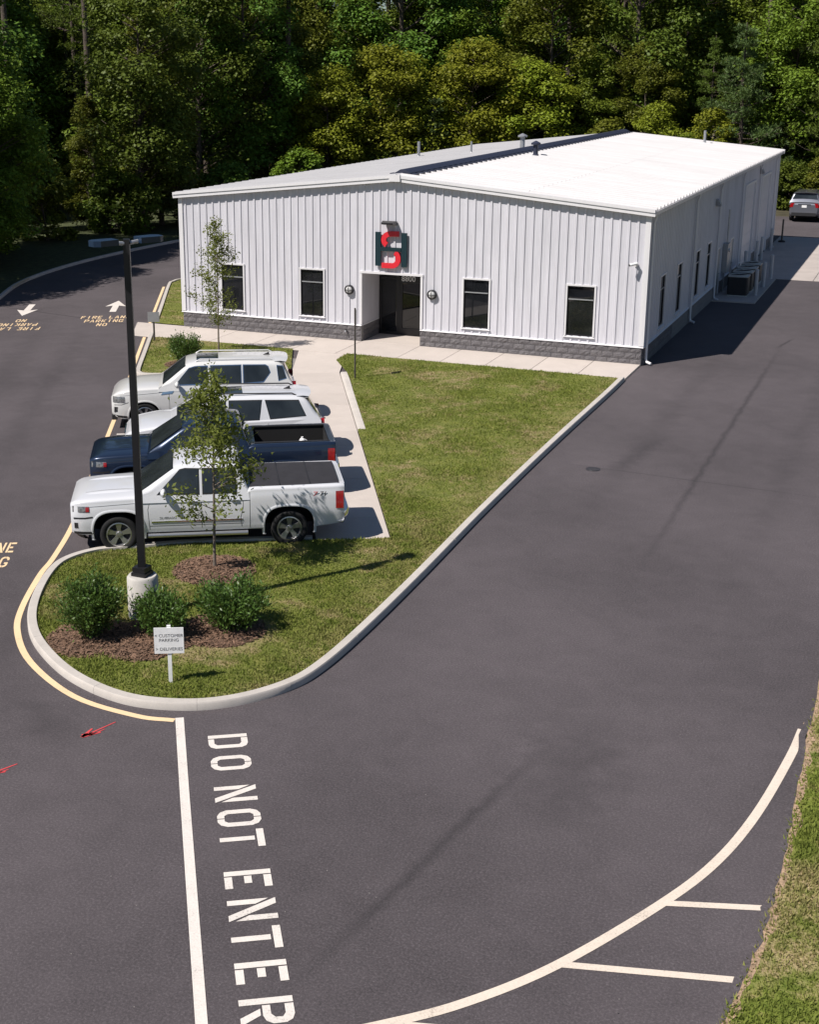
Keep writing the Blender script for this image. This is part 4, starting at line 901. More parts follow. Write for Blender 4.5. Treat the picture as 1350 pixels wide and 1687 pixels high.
    def wheels(c, root, style, rimr=.265):
        R = c.P['tyre']; wd = .27; prof = [(rimr, -wd*.42), (R-.055, -wd*.5), (R-.015, -wd*.43), (R, -wd*.28), (R, wd*.28), (R-.015, wd*.43), (R-.055, wd*.5), (rimr+.01, wd*.44), (rimr-.008, wd*.36)]
        tm = MB().lathe(prof, 36, axis='y').mesh('tyre', 'tyre_rubber', 45); mb = MB()
        mb.lathe([(rimr+.004, wd*.40), (rimr-.022, wd*.42), (rimr-.034, wd*.25), (rimr-.045, .0)], 36, axis='y')
        if style == 'five':
            for k in range(5):
                a = 2*pi*k/5+pi/2
                q = [(.035, -.045), (.035, .045), (.12, .040), (rimr-.02, .070), (rimr-.02, -.070), (.12, -.040)]
                mb.prism(q, wd*.20, wd*.40, lambda x, y, h: (cos(a)*x-sin(a)*y, h-.035*(1-x/rimr), sin(a)*x+cos(a)*y))
        else:
            for k in range(style):
                a = 2*pi*k/style
                for da in (-.10, .10): mb.prism([(.04, -.014), (.04, .014), (rimr-.02, .012), (rimr-.02, -.012)], wd*.22, wd*.38, lambda x, y, h: (cos(a+da*x/rimr)*x-sin(a)*y, h-.02*(1-x/rimr), sin(a+da*x/rimr)*x+cos(a)*y))
        mb.lathe([(0, wd*.40), (.055, wd*.38), (.075, wd*.26), (.075, wd*.1)], 18, axis='y'); rm = mb.mesh('rim', 'alloy', 40)
        dm = MB().lathe([(0, wd*.05), (rimr-.03, wd*.05), (rimr-.02, 0)], 30, axis='y').mesh('brake_disc', 'dark_alloy', 40)
        for s in c.P['axles']:
            for sg_ in (1, -1):
                wv = link('wheel', None, root, (c.X(s), sg_*c.P['track'], R), (0, 0, 0 if sg_ > 0 else pi)); link('tyre', tm, wv); link('rim', rm, wv); link('brake_disc', dm, wv)
    def arch_lip(c, root, mat, wd=.055, off=.012):
        for s in c.P['axles']:
            for sg_ in (1, -1):
                R = c.P['arch']; nn = c.P.get('archn', 2.); m = MB(); rows = []
                for a in np.linspace(radians(-22), radians(202), 34):
                    ca, sa = cos(a), sin(a); r0 = (math.copysign(abs(ca)**(2/nn), ca), math.copysign(abs(sa)**(2/nn), sa)*.97); row = []
                    for rr, oo in ((R-.004, -.05), (R-.002, off), (R+wd*.5, off+.006), (R+wd, off*.3), (R+wd, -.02)):
                        px, pz = s-r0[0]*rr, c.P['tyre']+r0[1]*rr; pz = max(pz, c.P['tyre']-.12); y = c.side_y(min(max(px, .1), c.L-.1), pz); row.append((c.X(px), sg_*(y+oo), pz))
                    rows.append(row)
                m.grid(rows); m.build('wheel_arch', mat, root, smooth=50)
    def mirror(c, root, mat, s, z, y0):
        for sg_ in (1, -1):
            mr = link('mirror', None, root, (c.X(s), sg_*(y0+.15), z)); m = MB(); prof = []
            for k in range(7):
                t = k/6; rr = sin(pi*min(.98, max(.1, t)))**.5; prof.append([(.07*(1-2*t)*.9, .115*rr*cos(a), .10*rr*sin(a)+.0) for a in np.linspace(0, 2*pi, 17)])
            m.grid(prof); m.add(prof[0][:-1], [tuple(range(16))]); m.add(prof[-1][:-1], [tuple(range(16))]); m.build('shell', mat, mr, smooth=60)
            m = MB(); m.tube([(-.0, -sg_*.17, -.06), (0, -sg_*.05, -.03)], .028, 8); m.build('stalk', 'trim_black', mr)
    def handle(c, root, s, z, mat):
        for sg_ in (1, -1):
            y = c.side_y(s, z); m = MB(); m.tube([(c.X(s)+.10, sg_*(y-.005), z), (c.X(s)+.07, sg_*(y+.035), z), (c.X(s)-.07, sg_*(y+.035), z), (c.X(s)-.10, sg_*(y-.005), z)], .014, 6); m.build('door_handle', mat, root, smooth=50)

def pickup(name, loc, ang, paint_, label, open_bed):
    root = empty(name, (*loc, 0), ang, label, 'truck')
    P = dict(L=5.84, axles=(1.0, 4.645), track=.855, tyre=.405, arch=.535, archn=3.0, shoulder=.12, endround=.03, zsm=.05,
        hw=([0, .10, .28, .6, 1.5, 4.5, 5.5, 5.84], [.90, .955, .975, .992, 1.0, 1.0, .995, .985]),
        zt=([0, .10, .25, .6, 1.45, 1.6, 3.72, 3.80, 5.84], [1.09, 1.14, 1.16, 1.185, 1.22, 1.235, 1.25, 1.335, 1.345]),
        zb=([0, .3, .6, 5.2, 5.84], [.44, .40, .42, .42, .50]), crown=([0, .3, 1.4, 1.6, 3.7, 3.8, 5.84], [.02, .055, .06, .03, .02, .0, .0]),
        belt=1.215, belt_hw=.965, tumble=.28, rcrown=.04,
        roof=([1.36, 1.42, 2.22, 2.45, 3.3, 3.60, 3.80], [1.225, 1.27, 1.80, 1.845, 1.85, 1.82, 1.24]), rsm=.05,
        cuts=[(0, .055, .50, .80, 1.02)]+([(3.92, 5.70, .74, .80, 1.6)] if open_bed else []))
    c = Car(P); c.body(root, paint_); c.greenhouse(root, paint_); c.arch_lip(root, paint_, .05, .012)
    c.top_patch('windshield', root, 'car_glass', 1.44, 2.19, .07); c.top_patch('rear_window', root, 'car_glass', 3.63, 3.765, .10, .008, 6)
    c.side_pane(root, [(1.86, 1.29), (2.72, 1.27), (2.72, 1.755), (2.44, 1.765), (2.33, 1.745)]); c.side_pane(root, [(2.82, 1.27), (3.52, 1.275), (3.50, 1.70), (3.44, 1.75), (2.82, 1.758)])
    # hood and cowl details
    m = MB(); m.grid([[(c.X(1.33), y, 1.275-.045*(abs(y)/.8)**2) for y in np.linspace(-.8, .8, 9)], [(c.X(1.45), y, 1.285-.045*(abs(y)/.8)**2) for y in np.linspace(-.8, .8, 9)]]); m.build('cowl', 'trim_black', root)
    c.seam(root, [(.22, 1.03), (1.5, 1.10)], .008, 'hood_seam')
    for sg_ in (1, -1):
        m = MB(); rows = []
        for s in np.linspace(.28, 1.36, 12):
            hw, zt, zb = c.dims(s); cr = np.interp(s, *P['crown']); k = sin(pi*(s-.28)/1.08)**.5 if .28 < s < 1.36 else 0.
            rows.append([(c.X(s), sg_*(hw*y_), zt+cr*z_-.004+k*h_) for y_, z_, h_ in ((.42, .88, 0), (.46, .86, .024), (.56, .77, .026), (.62, .70, 0.))])
        m.grid(rows); m.build('hood_ridge', paint_, root, smooth=60)
    for q in ([(1.66, .50), (1.63, .95), (1.70, 1.21)], [(2.77, .50), (2.77, 1.22)], [(3.66, 1.22), (3.66, .95), (3.60, .72), (3.62, .5)], [(3.80, .46), (3.80, 1.26)]): c.seam(root, q)
    c.seam(root, [(1.66, .58), (3.66, .58)], .010, 'sill_line', 'trim_black')
    c.seam(root, [(.06, .80), (.30, .80), (.47, .82)], .035, 'bumper_gap', 'trim_black'); c.seam(root, [(.05, .47), (.46, .46)], .06, 'valance_edge', 'trim_black')
    c.flank_patch(root, 'fog_pocket', 'trim_black', [.07, .15, .15, .07], [.58, .58, .70, .70], .006)
    c.flank_patch(root, 'side_moulding', 'chrome', [1.7, 3.64, 3.64, 1.7], [.655, .655, .69, .69], .010)
    for s in (2.60, 3.48): c.handle(root, s, 1.10, 'chrome' if not open_bed else paint_)
    c.mirror(root, paint_, 1.98, 1.33, .93)
    for sg_ in (1, -1):
        m = MB(); m.tube([(c.X(1.62), sg_*.98, .36), (c.X(3.75), sg_*.98, .36)], .05, 8); m.build('running_board', 'alloy' if not open_bed else 'trim_black', root, smooth=50)
        # lamps
        m = MB(); ss = [.055, .10, .20, .32, .40]; m.grid([[(c.X(s)+(.014 if s < .12 else .004), sg_*(c.side_y(s, z)*(.975 if s < .12 else 1)+.008), z) for s in ss] for z in np.linspace(.93, 1.055, 5)]); hl = m.build('headlight', 'lamp_clear', root, smooth=50)
        m = MB(); m.grid([[(c.X(s)+.006, sg_*(c.side_y(s, z)+.013), z) for s in (.33, .37, .405)] for z in (.94, .99, 1.04)]); m.build('marker_lens', 'lamp_red', hl)
        m = MB(); m.box((c.X(.07), sg_*.50, .86), (c.X(.0)+.012, sg_*.80, 1.02)); m.build('headlight_lens', 'lamp_clear', hl)
        tz = (.84, 1.22); m = MB(); m.grid([[(c.X(s), sg_*(c.side_y(min(s, 5.80), z)+.010-(.16 if s > 5.845 else .0)), z) for s in (5.65, 5.70, 5.76, 5.815, 5.848, 5.849)] for z in np.linspace(*tz, 8)]); m.build('tail_light', 'lamp_red', root, smooth=50)
        m = MB(); m.prism([(5.50, .50), (5.62, .46), (5.80, .50), (5.80, .72), (5.60, .72)], -.05, .012, lambda a, b, h: (c.X(a), sg_*(c.side_y(min(a, 5.78), b)+h), b)); 
    m = MB(); m.box((c.X(.07), -.52, .66), (c.X(0)+.01, .52, .79)); m.build('grille', 'trim_black', root)
    for z in (.83, .91, .98): m = MB(); m.box((c.X(.05), -.55, z-.018), (c.X(0)+.02, .55, z+.018)); m.build('grille_bar', 'chrome' if not open_bed else 'trim_black', root)
    m = MB(); rows = []
    for y in np.linspace(-.93, .93, 15): e = (abs(y)/.93)**4*.22; rows.append([(c.X(e)+dx, y, z) for dx, z in ((-.10, .62), (.045, .62), (.06, .56), (.05, .48), (-.06, .44), (-.10, .44))])
    m.grid(rows); m.build('front_bumper', paint_ if not open_bed else 'chrome', root, smooth=50)
    m = MB(); rows = []
    for y in np.linspace(-.88, .88, 15): e = (abs(y)/.88)**4*.25; rows.append([(c.X(e)+dx, y, z) for dx, z in ((-.10, .45), (.03, .45), (-.02, .32), (-.2, .30))])
    m.grid(rows); m.build('air_dam', 'trim_black', root, smooth=50)
    m = MB(); rows = []
    for y in np.linspace(-.98, .98, 17): e = (abs(y)/.98)**5*.14; rows.append([(c.X(5.84+.10-e)+dx, y, z) for dx, z in ((.14, .74), (-.02, .745), (-.045, .70), (-.045, .60), (.0, .54), (.14, .54))])
    m.grid(rows); m.build('rear_bumper', 'chrome', root, smooth=40)
    m = MB(); m.box((c.X(5.90), -.35, .742), (c.X(5.80), .35, .752)); m.build('step_pad', 'trim_black', root)
    m = MB(); m.box((c.X(5.858), -.76, .80), (c.X(5.84), .76, 1.33)); tg = m.build('tailgate', paint_, root); m = MB(); m.cbox((c.X(5.862), 0, 1.15), (.012, .26, .10)); m.build('tailgate_handle', 'trim_black', tg)
    m = MB(); m.cbox((c.X(5.965), 0, .62), (.006, .31, .155)); m.build('number_plate', 'sign_white', root)
    m = MB(); m.tube([(c.X(5.5), .55, .42), (c.X(5.86), .62, .40)], .04, 8); m.build('exhaust_tip', 'chrome', root)
    m = MB(); m.cbox((c.X(3.0), 0, .50), (5.0, 1.1, .2)); m.build('chassis', 'well_black', root)
    if open_bed:
        m = MB()
        for sg_ in (1, -1): m.box((c.X(5.72), sg_*.755-.04, 1.338), (c.X(3.90), sg_*.755+.05*0+.04, 1.362))
        m.build('bed_rail_cap', 'trim_black', root)
        for k in range(9): m = MB(); m.box((c.X(5.68), -.68+k*.16, .80), (c.X(3.94), -.62+k*.16, .812)); m.build('bed_rib', 'trim_black', root)
        m = MB(); m.box((c.X(5.82), -.76, 1.30), (c.X(5.70), .76, 1.352)); m.build('tailgate_cap', paint_, root)
    else:
        m = MB(); rows = [[(c.X(s), y, 1.352+.022*(1-(abs(y)/.86)**4)) for y in np.linspace(-.86, .86, 13)] for s in (3.82, 3.86, 4.5, 5.1, 5.70, 5.74)]; m.grid(rows)
        rim = [(c.X(s), y, 1.353) for s, y in ((3.82, -.86), (3.82, .86), (5.74, .86), (5.74, -.86))]; m.add(rim+[(x, y, 1.33) for x, y, z in rim], [(0, 1, 5, 4), (1, 2, 6, 5), (2, 3, 7, 6), (3, 0, 4, 7)]); tc = m.build('tonneau_cover', 'tonneau_vinyl', root, smooth=40)
        for s in (4.45, 5.10): m = MB(); m.box((c.X(s)-.01, -.83, 1.374), (c.X(s)+.01, .83, 1.3775)); m.build('cover_fold', 'trim_black', tc)
        for sg_ in (1, -1):
            y = c.side_y(5.3, 1.20)+.004; rt_ = (pi/2+.12, 0, pi if sg_ > 0 else 0)
            b1 = text_obj('badge', 'Z', .16, 'badge_red', root, (c.X(5.20), sg_*(c.side_y(5.3, 1.15)-.002), 1.115), rt_, .004, .2); b2 = text_obj('badge', '71', .16, 'badge_black', root, (c.X(5.37), sg_*(c.side_y(5.3, 1.15)-.002), 1.115), rt_, .004, .2)
            if sg_ < 0: b1.location.x, b2.location.x = b2.location.x, b1.location.x
            text_obj('nameplate', 'SILVERADO', .07, 'galvanised', root, (c.X(2.05), sg_*(c.side_y(2.0, .76)+.001), .735), (pi/2, 0, pi if sg_ > 0 else 0), .003)
            m = MB(); m.lathe([(0, .004), (.085, .0)], 16, (0, 0, 0), 'y')
    c.wheels(root, 'five', .27); return root

def suv(name, loc, ang, paint_, label, P, spokes, cat='car', details=()):
    root = empty(name, (*loc, 0), ang, label, cat); c = Car(P); Ln = P['L']; c.body(root, paint_); c.greenhouse(root, paint_); c.arch_lip(root, paint_ if 'clad' not in details else 'trim_black', .05, .012)
    c.top_patch('windshield', root, 'car_glass', *P['ws'], .07); c.top_patch('rear_window', root, 'car_glass', *P['rw'], .10, .008, 8)
    for q in P['panes']: c.side_pane(root, q, trim=P.get('wtrim', 'trim_black'))
    b = P['belt']; a0, a1 = P['axles']; zlo = P['zb'][1][2]+.06
    for s in P['seams']: c.seam(root, [(s, zlo), (s, b-.03)])
    c.seam(root, [(a0+.55, zlo+.10), (a1-.55, zlo+.10)], .02, 'sill_line')
    c.seam(root, [(.25, P['zt'][1][2]-.12), (P['roof'][0][0]+.1, b-.14)], .008, 'hood_seam')
    for s in P['handles']: c.handle(root, s, b-.16, 'chrome')
    zf = P['zt'][1][1]; c.seam(root, [(.08, zf-.30), (.30, zf-.29), (.50, zf-.22)], .014, 'bumper_gap'); c.flank_patch(root, 'fog_pocket', 'trim_black', [.07, .17, .19, .08], [zf-.52, zf-.50, zf-.36, zf-.36], .006)
    c.seam(root, [(.06, P['zb'][1][1]+.10), (a0-.45, P['zb'][1][1]+.07)], .07, 'lower_lip'); c.seam(root, [(a1+.45, P['zb'][1][3]+.09), (Ln-.08, P['zb'][1][4]+.03)], .07, 'lower_lip')
    c.mirror(root, paint_, P['ws'][0]+.42, b+.09, P['belt_hw']-.02)
    zr = float(c.gtop(P['ws'][1]+1.0))
    for sg_ in (1, -1):
        if 'rails' in details:
            yr = c.gy(zr)-.14; s0, s1 = P['ws'][1]+.3, P['rw'][0]-.25; m = MB(); m.tube([(c.X(s0), sg_*yr, zr+.0), (c.X(s0+.12), sg_*yr, zr+.07), (c.X(s1-.12), sg_*yr, float(c.gtop(s1))+.065), (c.X(s1), sg_*yr, float(c.gtop(s1)))], .018, 8); m.build('roof_rail', P.get('rail', 'trim_black'), root, smooth=50)
        zt0 = P['zt'][1][1]; m = MB(); m.grid([[(c.X(s)+(.014 if s < .12 else .004), sg_*(c.side_y(s, z)*(.975 if s < .12 else 1)+.008), z) for s in (.06, .12, .2, .30, .40)] for z in np.linspace(zt0-.23, zt0-.06, 5)]); m.build('headlight', 'lamp_clear', root, smooth=50)
        m = MB(); z0, z1 = P['tail']; m.grid([[(c.X(s), sg_*(c.side_y(min(s, Ln-.05), z)+.009-(.20 if s > Ln+.004 else 0)), z) for s in (Ln-.30, Ln-.2, Ln-.1, Ln-.03, Ln+.004, Ln+.006)] for z in np.linspace(z0, z1, 5)]); m.build('tail_light', 'lamp_red', root, smooth=50)
        m = MB(); m.tube([(c.X(a0+.5), sg_*(P['hw'][1][3]-.03), zlo-.03), (c.X(a1-.5), sg_*(P['hw'][1][3]-.03), zlo-.03)], .05, 8); m.build('side_sill', 'trim_black', root, smooth=50)
    zt0 = P['zt'][1][1]
    m = MB(); m.box((c.X(.06), -.45, .58), (c.X(0)+.012, .45, zt0-.10)); m.build('grille', 'trim_black', root)
    for k in range(3): m = MB(); m.box((c.X(.05), -.46, .64+k*.09), (c.X(0)+.02, .46, .67+k*.09)); m.build('grille_bar', 'chrome', root)
    m = MB(); m.box((c.X(.14), -.72, .27), (c.X(.0)+.006, .72, .40)); m.build('air_intake', 'trim_black', root)
    m = MB(); m.box((c.X(Ln)-.02, -.78, .42), (c.X(Ln-.1), .78, .62)); m.build('rear_bumper_trim', 'trim_black', root)
    m = MB(); m.cbox((c.X(Ln)-.012, 0, P['plate']), (.012, .31, .155)); m.build('number_plate', 'sign_white', root)
    m = MB(); m.box((c.X(Ln)-.012, -.40, P['plate']+.10), (c.X(Ln-.02), .40, P['plate']+.14)); m.build('tailgate_strip', 'chrome', root)
    m = MB(); m.cbox((c.X(Ln/2), 0, .38), (Ln-.8, 1.1, .2)); m.build('chassis', 'well_black', root)
    if 'sunroof' in details: c.top_patch('sunroof', root, 'car_glass', P['ws'][1]+.32, P['ws'][1]+.95, .30, .004)
    if 'spoiler' in details:
        s0 = P['rw'][0]-.14; m = MB(); rows = []
        for y in np.linspace(-1, 1, 13):
            w_ = c.gy(zr)-.06; e = .10*abs(y)**3; zz = float(c.gtop(s0-.1)); cr = P.get('rcrown', .035)*(1-abs(y)**2); rows.append([(c.X(s0-.12), y*w_, zz+cr+.004), (c.X(s0+.05), y*w_, zz+cr+.012), (c.X(s0+.30-e), y*w_, zz+cr-.012), (c.X(s0+.29-e), y*w_, zz+cr-.045), (c.X(s0+.02), y*w_, zz+cr-.06)])
        m.grid(rows); m.build('spoiler', paint_, root, smooth=50)
        m = MB(); m.prism([(s0-.42, 0), (s0-.22, .0), (s0-.24, .075)], -.03, .03, lambda a, b, h: (c.X(a), h, float(c.gtop(s0-.3))+P.get('rcrown', .035)+b)); m.build('antenna_fin', 'trim_black', root)
    if 'fender_vent' in details: c.flank_patch(root, 'fender_vent', 'chrome', [1.42, 1.74, 1.80, 1.50], [b-.20, b-.17, b-.10, b-.11], .012)
    c.wheels(root, spokes, P.get('rim', .26)); return root

def place(front, deg, ln):
    a = radians(deg); return (front[0]+cos(a)*ln/2, front[1]+sin(a)*ln/2), a+pi
p_, a_ = place((-7.62, -22.66), 30.3, 5.84); pickup('pickup_truck', p_, a_, 'car_white', 'white pickup truck with black bed cover parked beside the island kerb', False)
p_, a_ = place((-9.16, -19.72), 30.5, 5.84); pickup('pickup_truck', p_, a_, 'car_navy', 'dark blue pickup truck with an open empty bed', True)
TR = dict(L=5.19, axles=(.98, 4.05), track=.84, tyre=.37, arch=.42, archn=2.2, shoulder=.11, endround=.10, zsm=.07,
    hw=([0, .12, .35, .8, 2, 4.2, 4.9, 5.19], [.76, .87, .94, .985, .995, .985, .95, .87]), zt=([0, .10, .3, .8, 1.35, 1.6, 4.6, 5.0, 5.19], [.84, .92, .99, 1.07, 1.10, 1.13, 1.20, 1.20, 1.12]),
    zb=([0, .3, .7, 4.6, 5.19], [.36, .27, .27, .28, .42]), crown=([0, .4, 1.3, 1.6, 4.8, 5.19], [.02, .06, .06, .02, .02, .02]), belt=1.13, belt_hw=.93, tumble=.34, rcrown=.045,
    roof=([1.22, 1.30, 2.15, 2.5, 3.6, 4.55, 4.74, 5.02, 5.10], [1.12, 1.16, 1.69, 1.75, 1.77, 1.73, 1.67, 1.25, 1.14]), rsm=.06, ws=(1.36, 2.14), rw=(4.74, 5.00),
    panes=[[(1.78, 1.20), (2.62, 1.20), (2.62, 1.66), (2.40, 1.655), (2.2, 1.61)], [(2.72, 1.20), (3.48, 1.205), (3.56, 1.66), (2.72, 1.668)], [(3.78, 1.22), (4.70, 1.27), (4.52, 1.635), (3.66, 1.655)]],
    seams=(1.62, 2.67, 3.72), handles=(2.52, 3.56), tail=(.98, 1.16), plate=.86, rim=.265)
p_, a_ = place((-10.05, -16.9), 31, 5.19); suv('suv', p_, a_, 'car_white', 'white crossover with raked rear side glass parked beside the dark blue pickup', TR, 6, 'car', ('rails', 'sunroof', 'spoiler'))
AR = dict(L=5.30, axles=(.95, 4.03), track=.87, tyre=.40, arch=.455, archn=2.2, shoulder=.12, endround=.08, zsm=.07,
    hw=([0, .12, .35, .8, 2, 4.4, 5.0, 5.30], [.80, .90, .965, 1.0, 1.01, 1.0, .97, .90]), zt=([0, .10, .3, .8, 1.35, 1.6, 4.7, 5.1, 5.30], [.96, 1.05, 1.13, 1.20, 1.22, 1.24, 1.27, 1.25, 1.14]),
    zb=([0, .3, .7, 4.7, 5.30], [.42, .32, .34, .34, .48]), crown=([0, .4, 1.3, 1.6, 4.9, 5.30], [.02, .07, .07, .02, .02, .02]), belt=1.24, belt_hw=.955, tumble=.30, rcrown=.05,
    roof=([1.36, 1.44, 2.16, 2.5, 3.6, 4.75, 4.95, 5.14, 5.20], [1.23, 1.27, 1.82, 1.885, 1.90, 1.87, 1.80, 1.34, 1.25]), rsm=.06, ws=(1.48, 2.14), rw=(4.95, 5.12),
    panes=[[(1.84, 1.31), (2.76, 1.31), (2.76, 1.79), (2.42, 1.785), (2.24, 1.74)], [(2.86, 1.31), (3.72, 1.31), (3.72, 1.795), (2.86, 1.795)], [(3.80, 1.31), (4.36, 1.34), (4.56, 1.58), (4.50, 1.74), (4.42, 1.785), (3.80, 1.795)], [(4.80, 1.36), (5.02, 1.42), (4.92, 1.74), (4.76, 1.76)]],
    seams=(1.66, 2.81, 3.80), handles=(2.62, 3.58), tail=(1.0, 1.30), plate=1.02, rim=.285, wtrim='chrome', rail='car_pearl')
p_, a_ = place((-12.48, -13.85), 30, 5.30); suv('suv', p_, a_, 'car_pearl', 'large white full-size SUV with sunroof parked nearest the building', AR, 7, 'car', ('rails', 'sunroof', 'spoiler', 'fender_vent'))
import copy
ES = copy.deepcopy(AR); ES.update(L=5.2, rim=.25, tyre=.38); ES['panes'] = AR['panes']; ES['wtrim'] = 'trim_black'
ES['hw'] = (AR['hw'][0][:-2]+[4.95, 5.2], AR['hw'][1]); ES['zt'] = (AR['zt'][0][:-1]+[5.2], AR['zt'][1]); ES['zb'] = (AR['zb'][0][:-1]+[5.2], AR['zb'][1]); ES['crown'] = (AR['crown'][0][:-1]+[5.2], AR['crown'][1])
ES['roof'] = (AR['roof'][0][:-2]+[5.08, 5.14], AR['roof'][1]); ES['rw'] = (4.95, 5.06); ES['tail'] = (.95, 1.22); ES['rail'] = 'trim_black'
suv('suv', (.55, 51.4), radians(89), 'car_silver', 'silver SUV seen from behind on the asphalt past the rear corner', ES, 6, 'car', ('rails', 'spoiler')).scale = (1, 1, 1.04)
jug = empty('plastic_jug', (-4.95, -16.72, .82), .4, 'white plastic jug standing in the open bed of the blue pickup', 'jug'); m = MB(); m.lathe([(0, 0), (.085, 0), (.09, .02), (.09, .2), (.05, .27), (.03, .28), (.03, .31), (0, .31)], 14); m.build('bottle', 'white_plastic', jug, smooth=50); m = MB(); m.tube([(.06, 0, .25), (.11, 0, .22), (.095, 0, .12)], .012, 6); m.build('grip', 'white_plastic', jug)

# ------------------------------------------------------------------ vegetation
def leaves(C, size, elong=1.6, upbias=.5, rng=RNG, outward=None):
    """one bent rhombus per centre -> V,F (quads)"""
    n = len(C); N_ = rng.normal(0, 1, (n, 3)); N_[:, 2] = np.abs(N_[:, 2])+upbias
    if outward is not None: N_ += outward*1.1
    N_ /= np.linalg.norm(N_, axis=1)[:, None]; T = rng.normal(0, 1, (n, 3)); T -= (T*N_).sum(1)[:, None]*N_; T /= np.linalg.norm(T, axis=1)[:, None]; B = np.cross(N_, T)
    s = (size*rng.uniform(.6, 1.35, n))[:, None]; V = np.stack([C-T*s*elong*.5, C+B*s*.5-N_*s*.10, C+T*s*elong*.5, C-B*s*.5-N_*s*.10], 1).reshape(-1, 3)
    return V, np.arange(4*n).reshape(-1, 4)
def limb_tube(m, a, b, r0, r1, sag=.0, n=6, k=4):
    a, b = np.array(a), np.array(b); pts = [a+(b-a)*t+np.array([0, 0, sag*sin(pi*t)]) for t in np.linspace(0, 1, k)]; m.tube(pts, list(np.linspace(r0, r1, k)), n)
def broad_tree(seed, h, cr, base, nclump, per, lsz, name, lmat, bark='bark', tr=.22, conical=.0):
    r = np.random.default_rng(seed); m = MB(); bend = r.normal(0, .35, 2); top = np.array([bend[0], bend[1], h*.82])
    m.tube([(0, 0, -.3), (0, 0, h*.1), (bend[0]*.3, bend[1]*.3, h*.35), (bend[0]*.7, bend[1]*.7, h*.6), tuple(top)], [tr*1.35, tr, tr*.8, tr*.5, tr*.15], 8)
    cs, od = [], []
    for i in range(nclump):
        a = r.uniform(0, 2*pi); t = r.uniform(0, 1); z = base+(h-base)*t
        prof = sin(pi*min(1, max(.03, (t*.86+.12))))**.6*(1-conical*t); q = cr*prof*(.35+.65*sqrt(r.random())); c = np.array([bend[0]*t+q*cos(a), bend[1]*t+q*sin(a), z])
        zs = max(base*.55, z-q*.55); limb_tube(m, (bend[0]*zs/h, bend[1]*zs/h, zs), c, tr*.24, .02, n=5)
        rad = cr*r.uniform(.20, .36); k = int(per*r.uniform(.6, 1.3)); d = r.normal(0, 1, (k, 3)); d /= np.linalg.norm(d, axis=1)[:, None]; rr = rad*r.uniform(.45, 1.08, k)[:, None]
        cs.append(c+d*rr*np.array([1.15, 1.15, .72])); od.append(d)
    V, F = leaves(np.concatenate(cs), lsz, 1.5, 1.0, r, np.concatenate(od)*.8)
    return m.mesh('trunk', bark, 50), fastmesh('crown', V, F, lmat)
def pine_tree(seed, h, cr, base, nwh, name, lmat='needle', tr=.2, tuft=16, ln=.34, dens=1.):
    r = np.random.default_rng(seed); m = MB(); bx, by = r.normal(0, .25, 2); m.tube([(0, 0, -.3), (bx*.3, by*.3, h*.35), (bx, by, h*.7), (bx, by, h)], [tr*1.3, tr, tr*.6, .03], 8); Q, Dv = [], []
    for i in range(nwh):
        t = (i+r.uniform(0, 1))/nwh; z = base+(h*.99-base)*t; R = cr*((1-t)**.75*.95+.10)*r.uniform(.7, 1.15)
        for b in range(int(r.integers(3, 6))):
            a = r.uniform(0, 2*pi); e = np.array([bx*z/h+R*cos(a), by*z/h+R*sin(a), z+R*r.uniform(-.02, .35)]); s = np.array([bx*z/h, by*z/h, z]); limb_tube(m, s, e, .045*(1-t)+.02, .012, -.1*R, 5)
            for k in range(int((3+R*2.6)*dens)):
                f = r.uniform(.3, 1.05); p = s+(e-s)*f+r.normal(0, .16*R*.5+.05, 3)*np.array([1, 1, .5]); Q.append(p); Dv.append((e-s)/max(np.linalg.norm(e-s), .1))
    Q = np.array(Q); Dv = np.array(Dv); n = len(Q); P = np.repeat(Q, tuft, 0); D = np.repeat(Dv, tuft, 0)*.5+r.normal(0, .75, (n*tuft, 3)); D[:, 2] += .35; D /= np.linalg.norm(D, axis=1)[:, None]
    S = np.cross(D, r.normal(0, 1, D.shape)); S /= np.linalg.norm(S, axis=1)[:, None]; l = (ln*r.uniform(.6, 1.2, len(P)))[:, None]; wd = .028
    V = np.stack([P-S*wd*.5, P+D*l*.5-S*wd, P+D*l, P+D*l*.5+S*wd], 1).reshape(-1, 3); return m.mesh('trunk', 'bark', 50), fastmesh('crown', V, np.arange(len(V)).reshape(-1, 4), lmat)
def shrub_mesh(seed, rx, rz, n, lsz, lmat, elong=2.6):
    r = np.random.default_rng(seed); m = MB(); st = []
    for k in range(38):
        a = r.uniform(0, 2*pi); q = rx*sqrt(r.random())*.95; e = np.array([q*cos(a), q*sin(a), rz*(1.05-.45*(q/rx)**2)*r.uniform(.8, 1.12)]); m.tube([(e[0]*.12, e[1]*.12, -.03), tuple(e*np.array([.6, .6, .5])), tuple(e)], [.014, .009, .004], 5); st.append(e)
    st = np.array(st); i = r.integers(0, len(st), n); t = r.uniform(.12, 1.0, n)**.7; base = st[i]*np.array([.12, .12, 0]); C = base+(st[i]-base)*t[:, None]+r.normal(0, .085, (n, 3)); C[:, 2] = np.maximum(C[:, 2], .05)
    D = r.normal(0, .55, (n, 3)); D[:, 2] += .75; D[:, :2] += C[:, :2]*1.1; D /= np.linalg.norm(D, axis=1)[:, None]; S = np.cross(D, r.normal(0, 1, D.shape)); S /= np.linalg.norm(S, axis=1)[:, None]; N_ = np.cross(S, D); l = (lsz*r.uniform(.65, 1.25, n))[:, None]; wd = l/elong
    V = np.stack([C, C+D*l*.5-S*wd*.5+N_*wd*.12, C+D*l-N_*l*.08, C+D*l*.5+S*wd*.5+N_*wd*.12], 1).reshape(-1, 3); return m.mesh('stems', 'bark', 50), fastmesh('foliage', V, np.arange(len(V)).reshape(-1, 4), lmat)

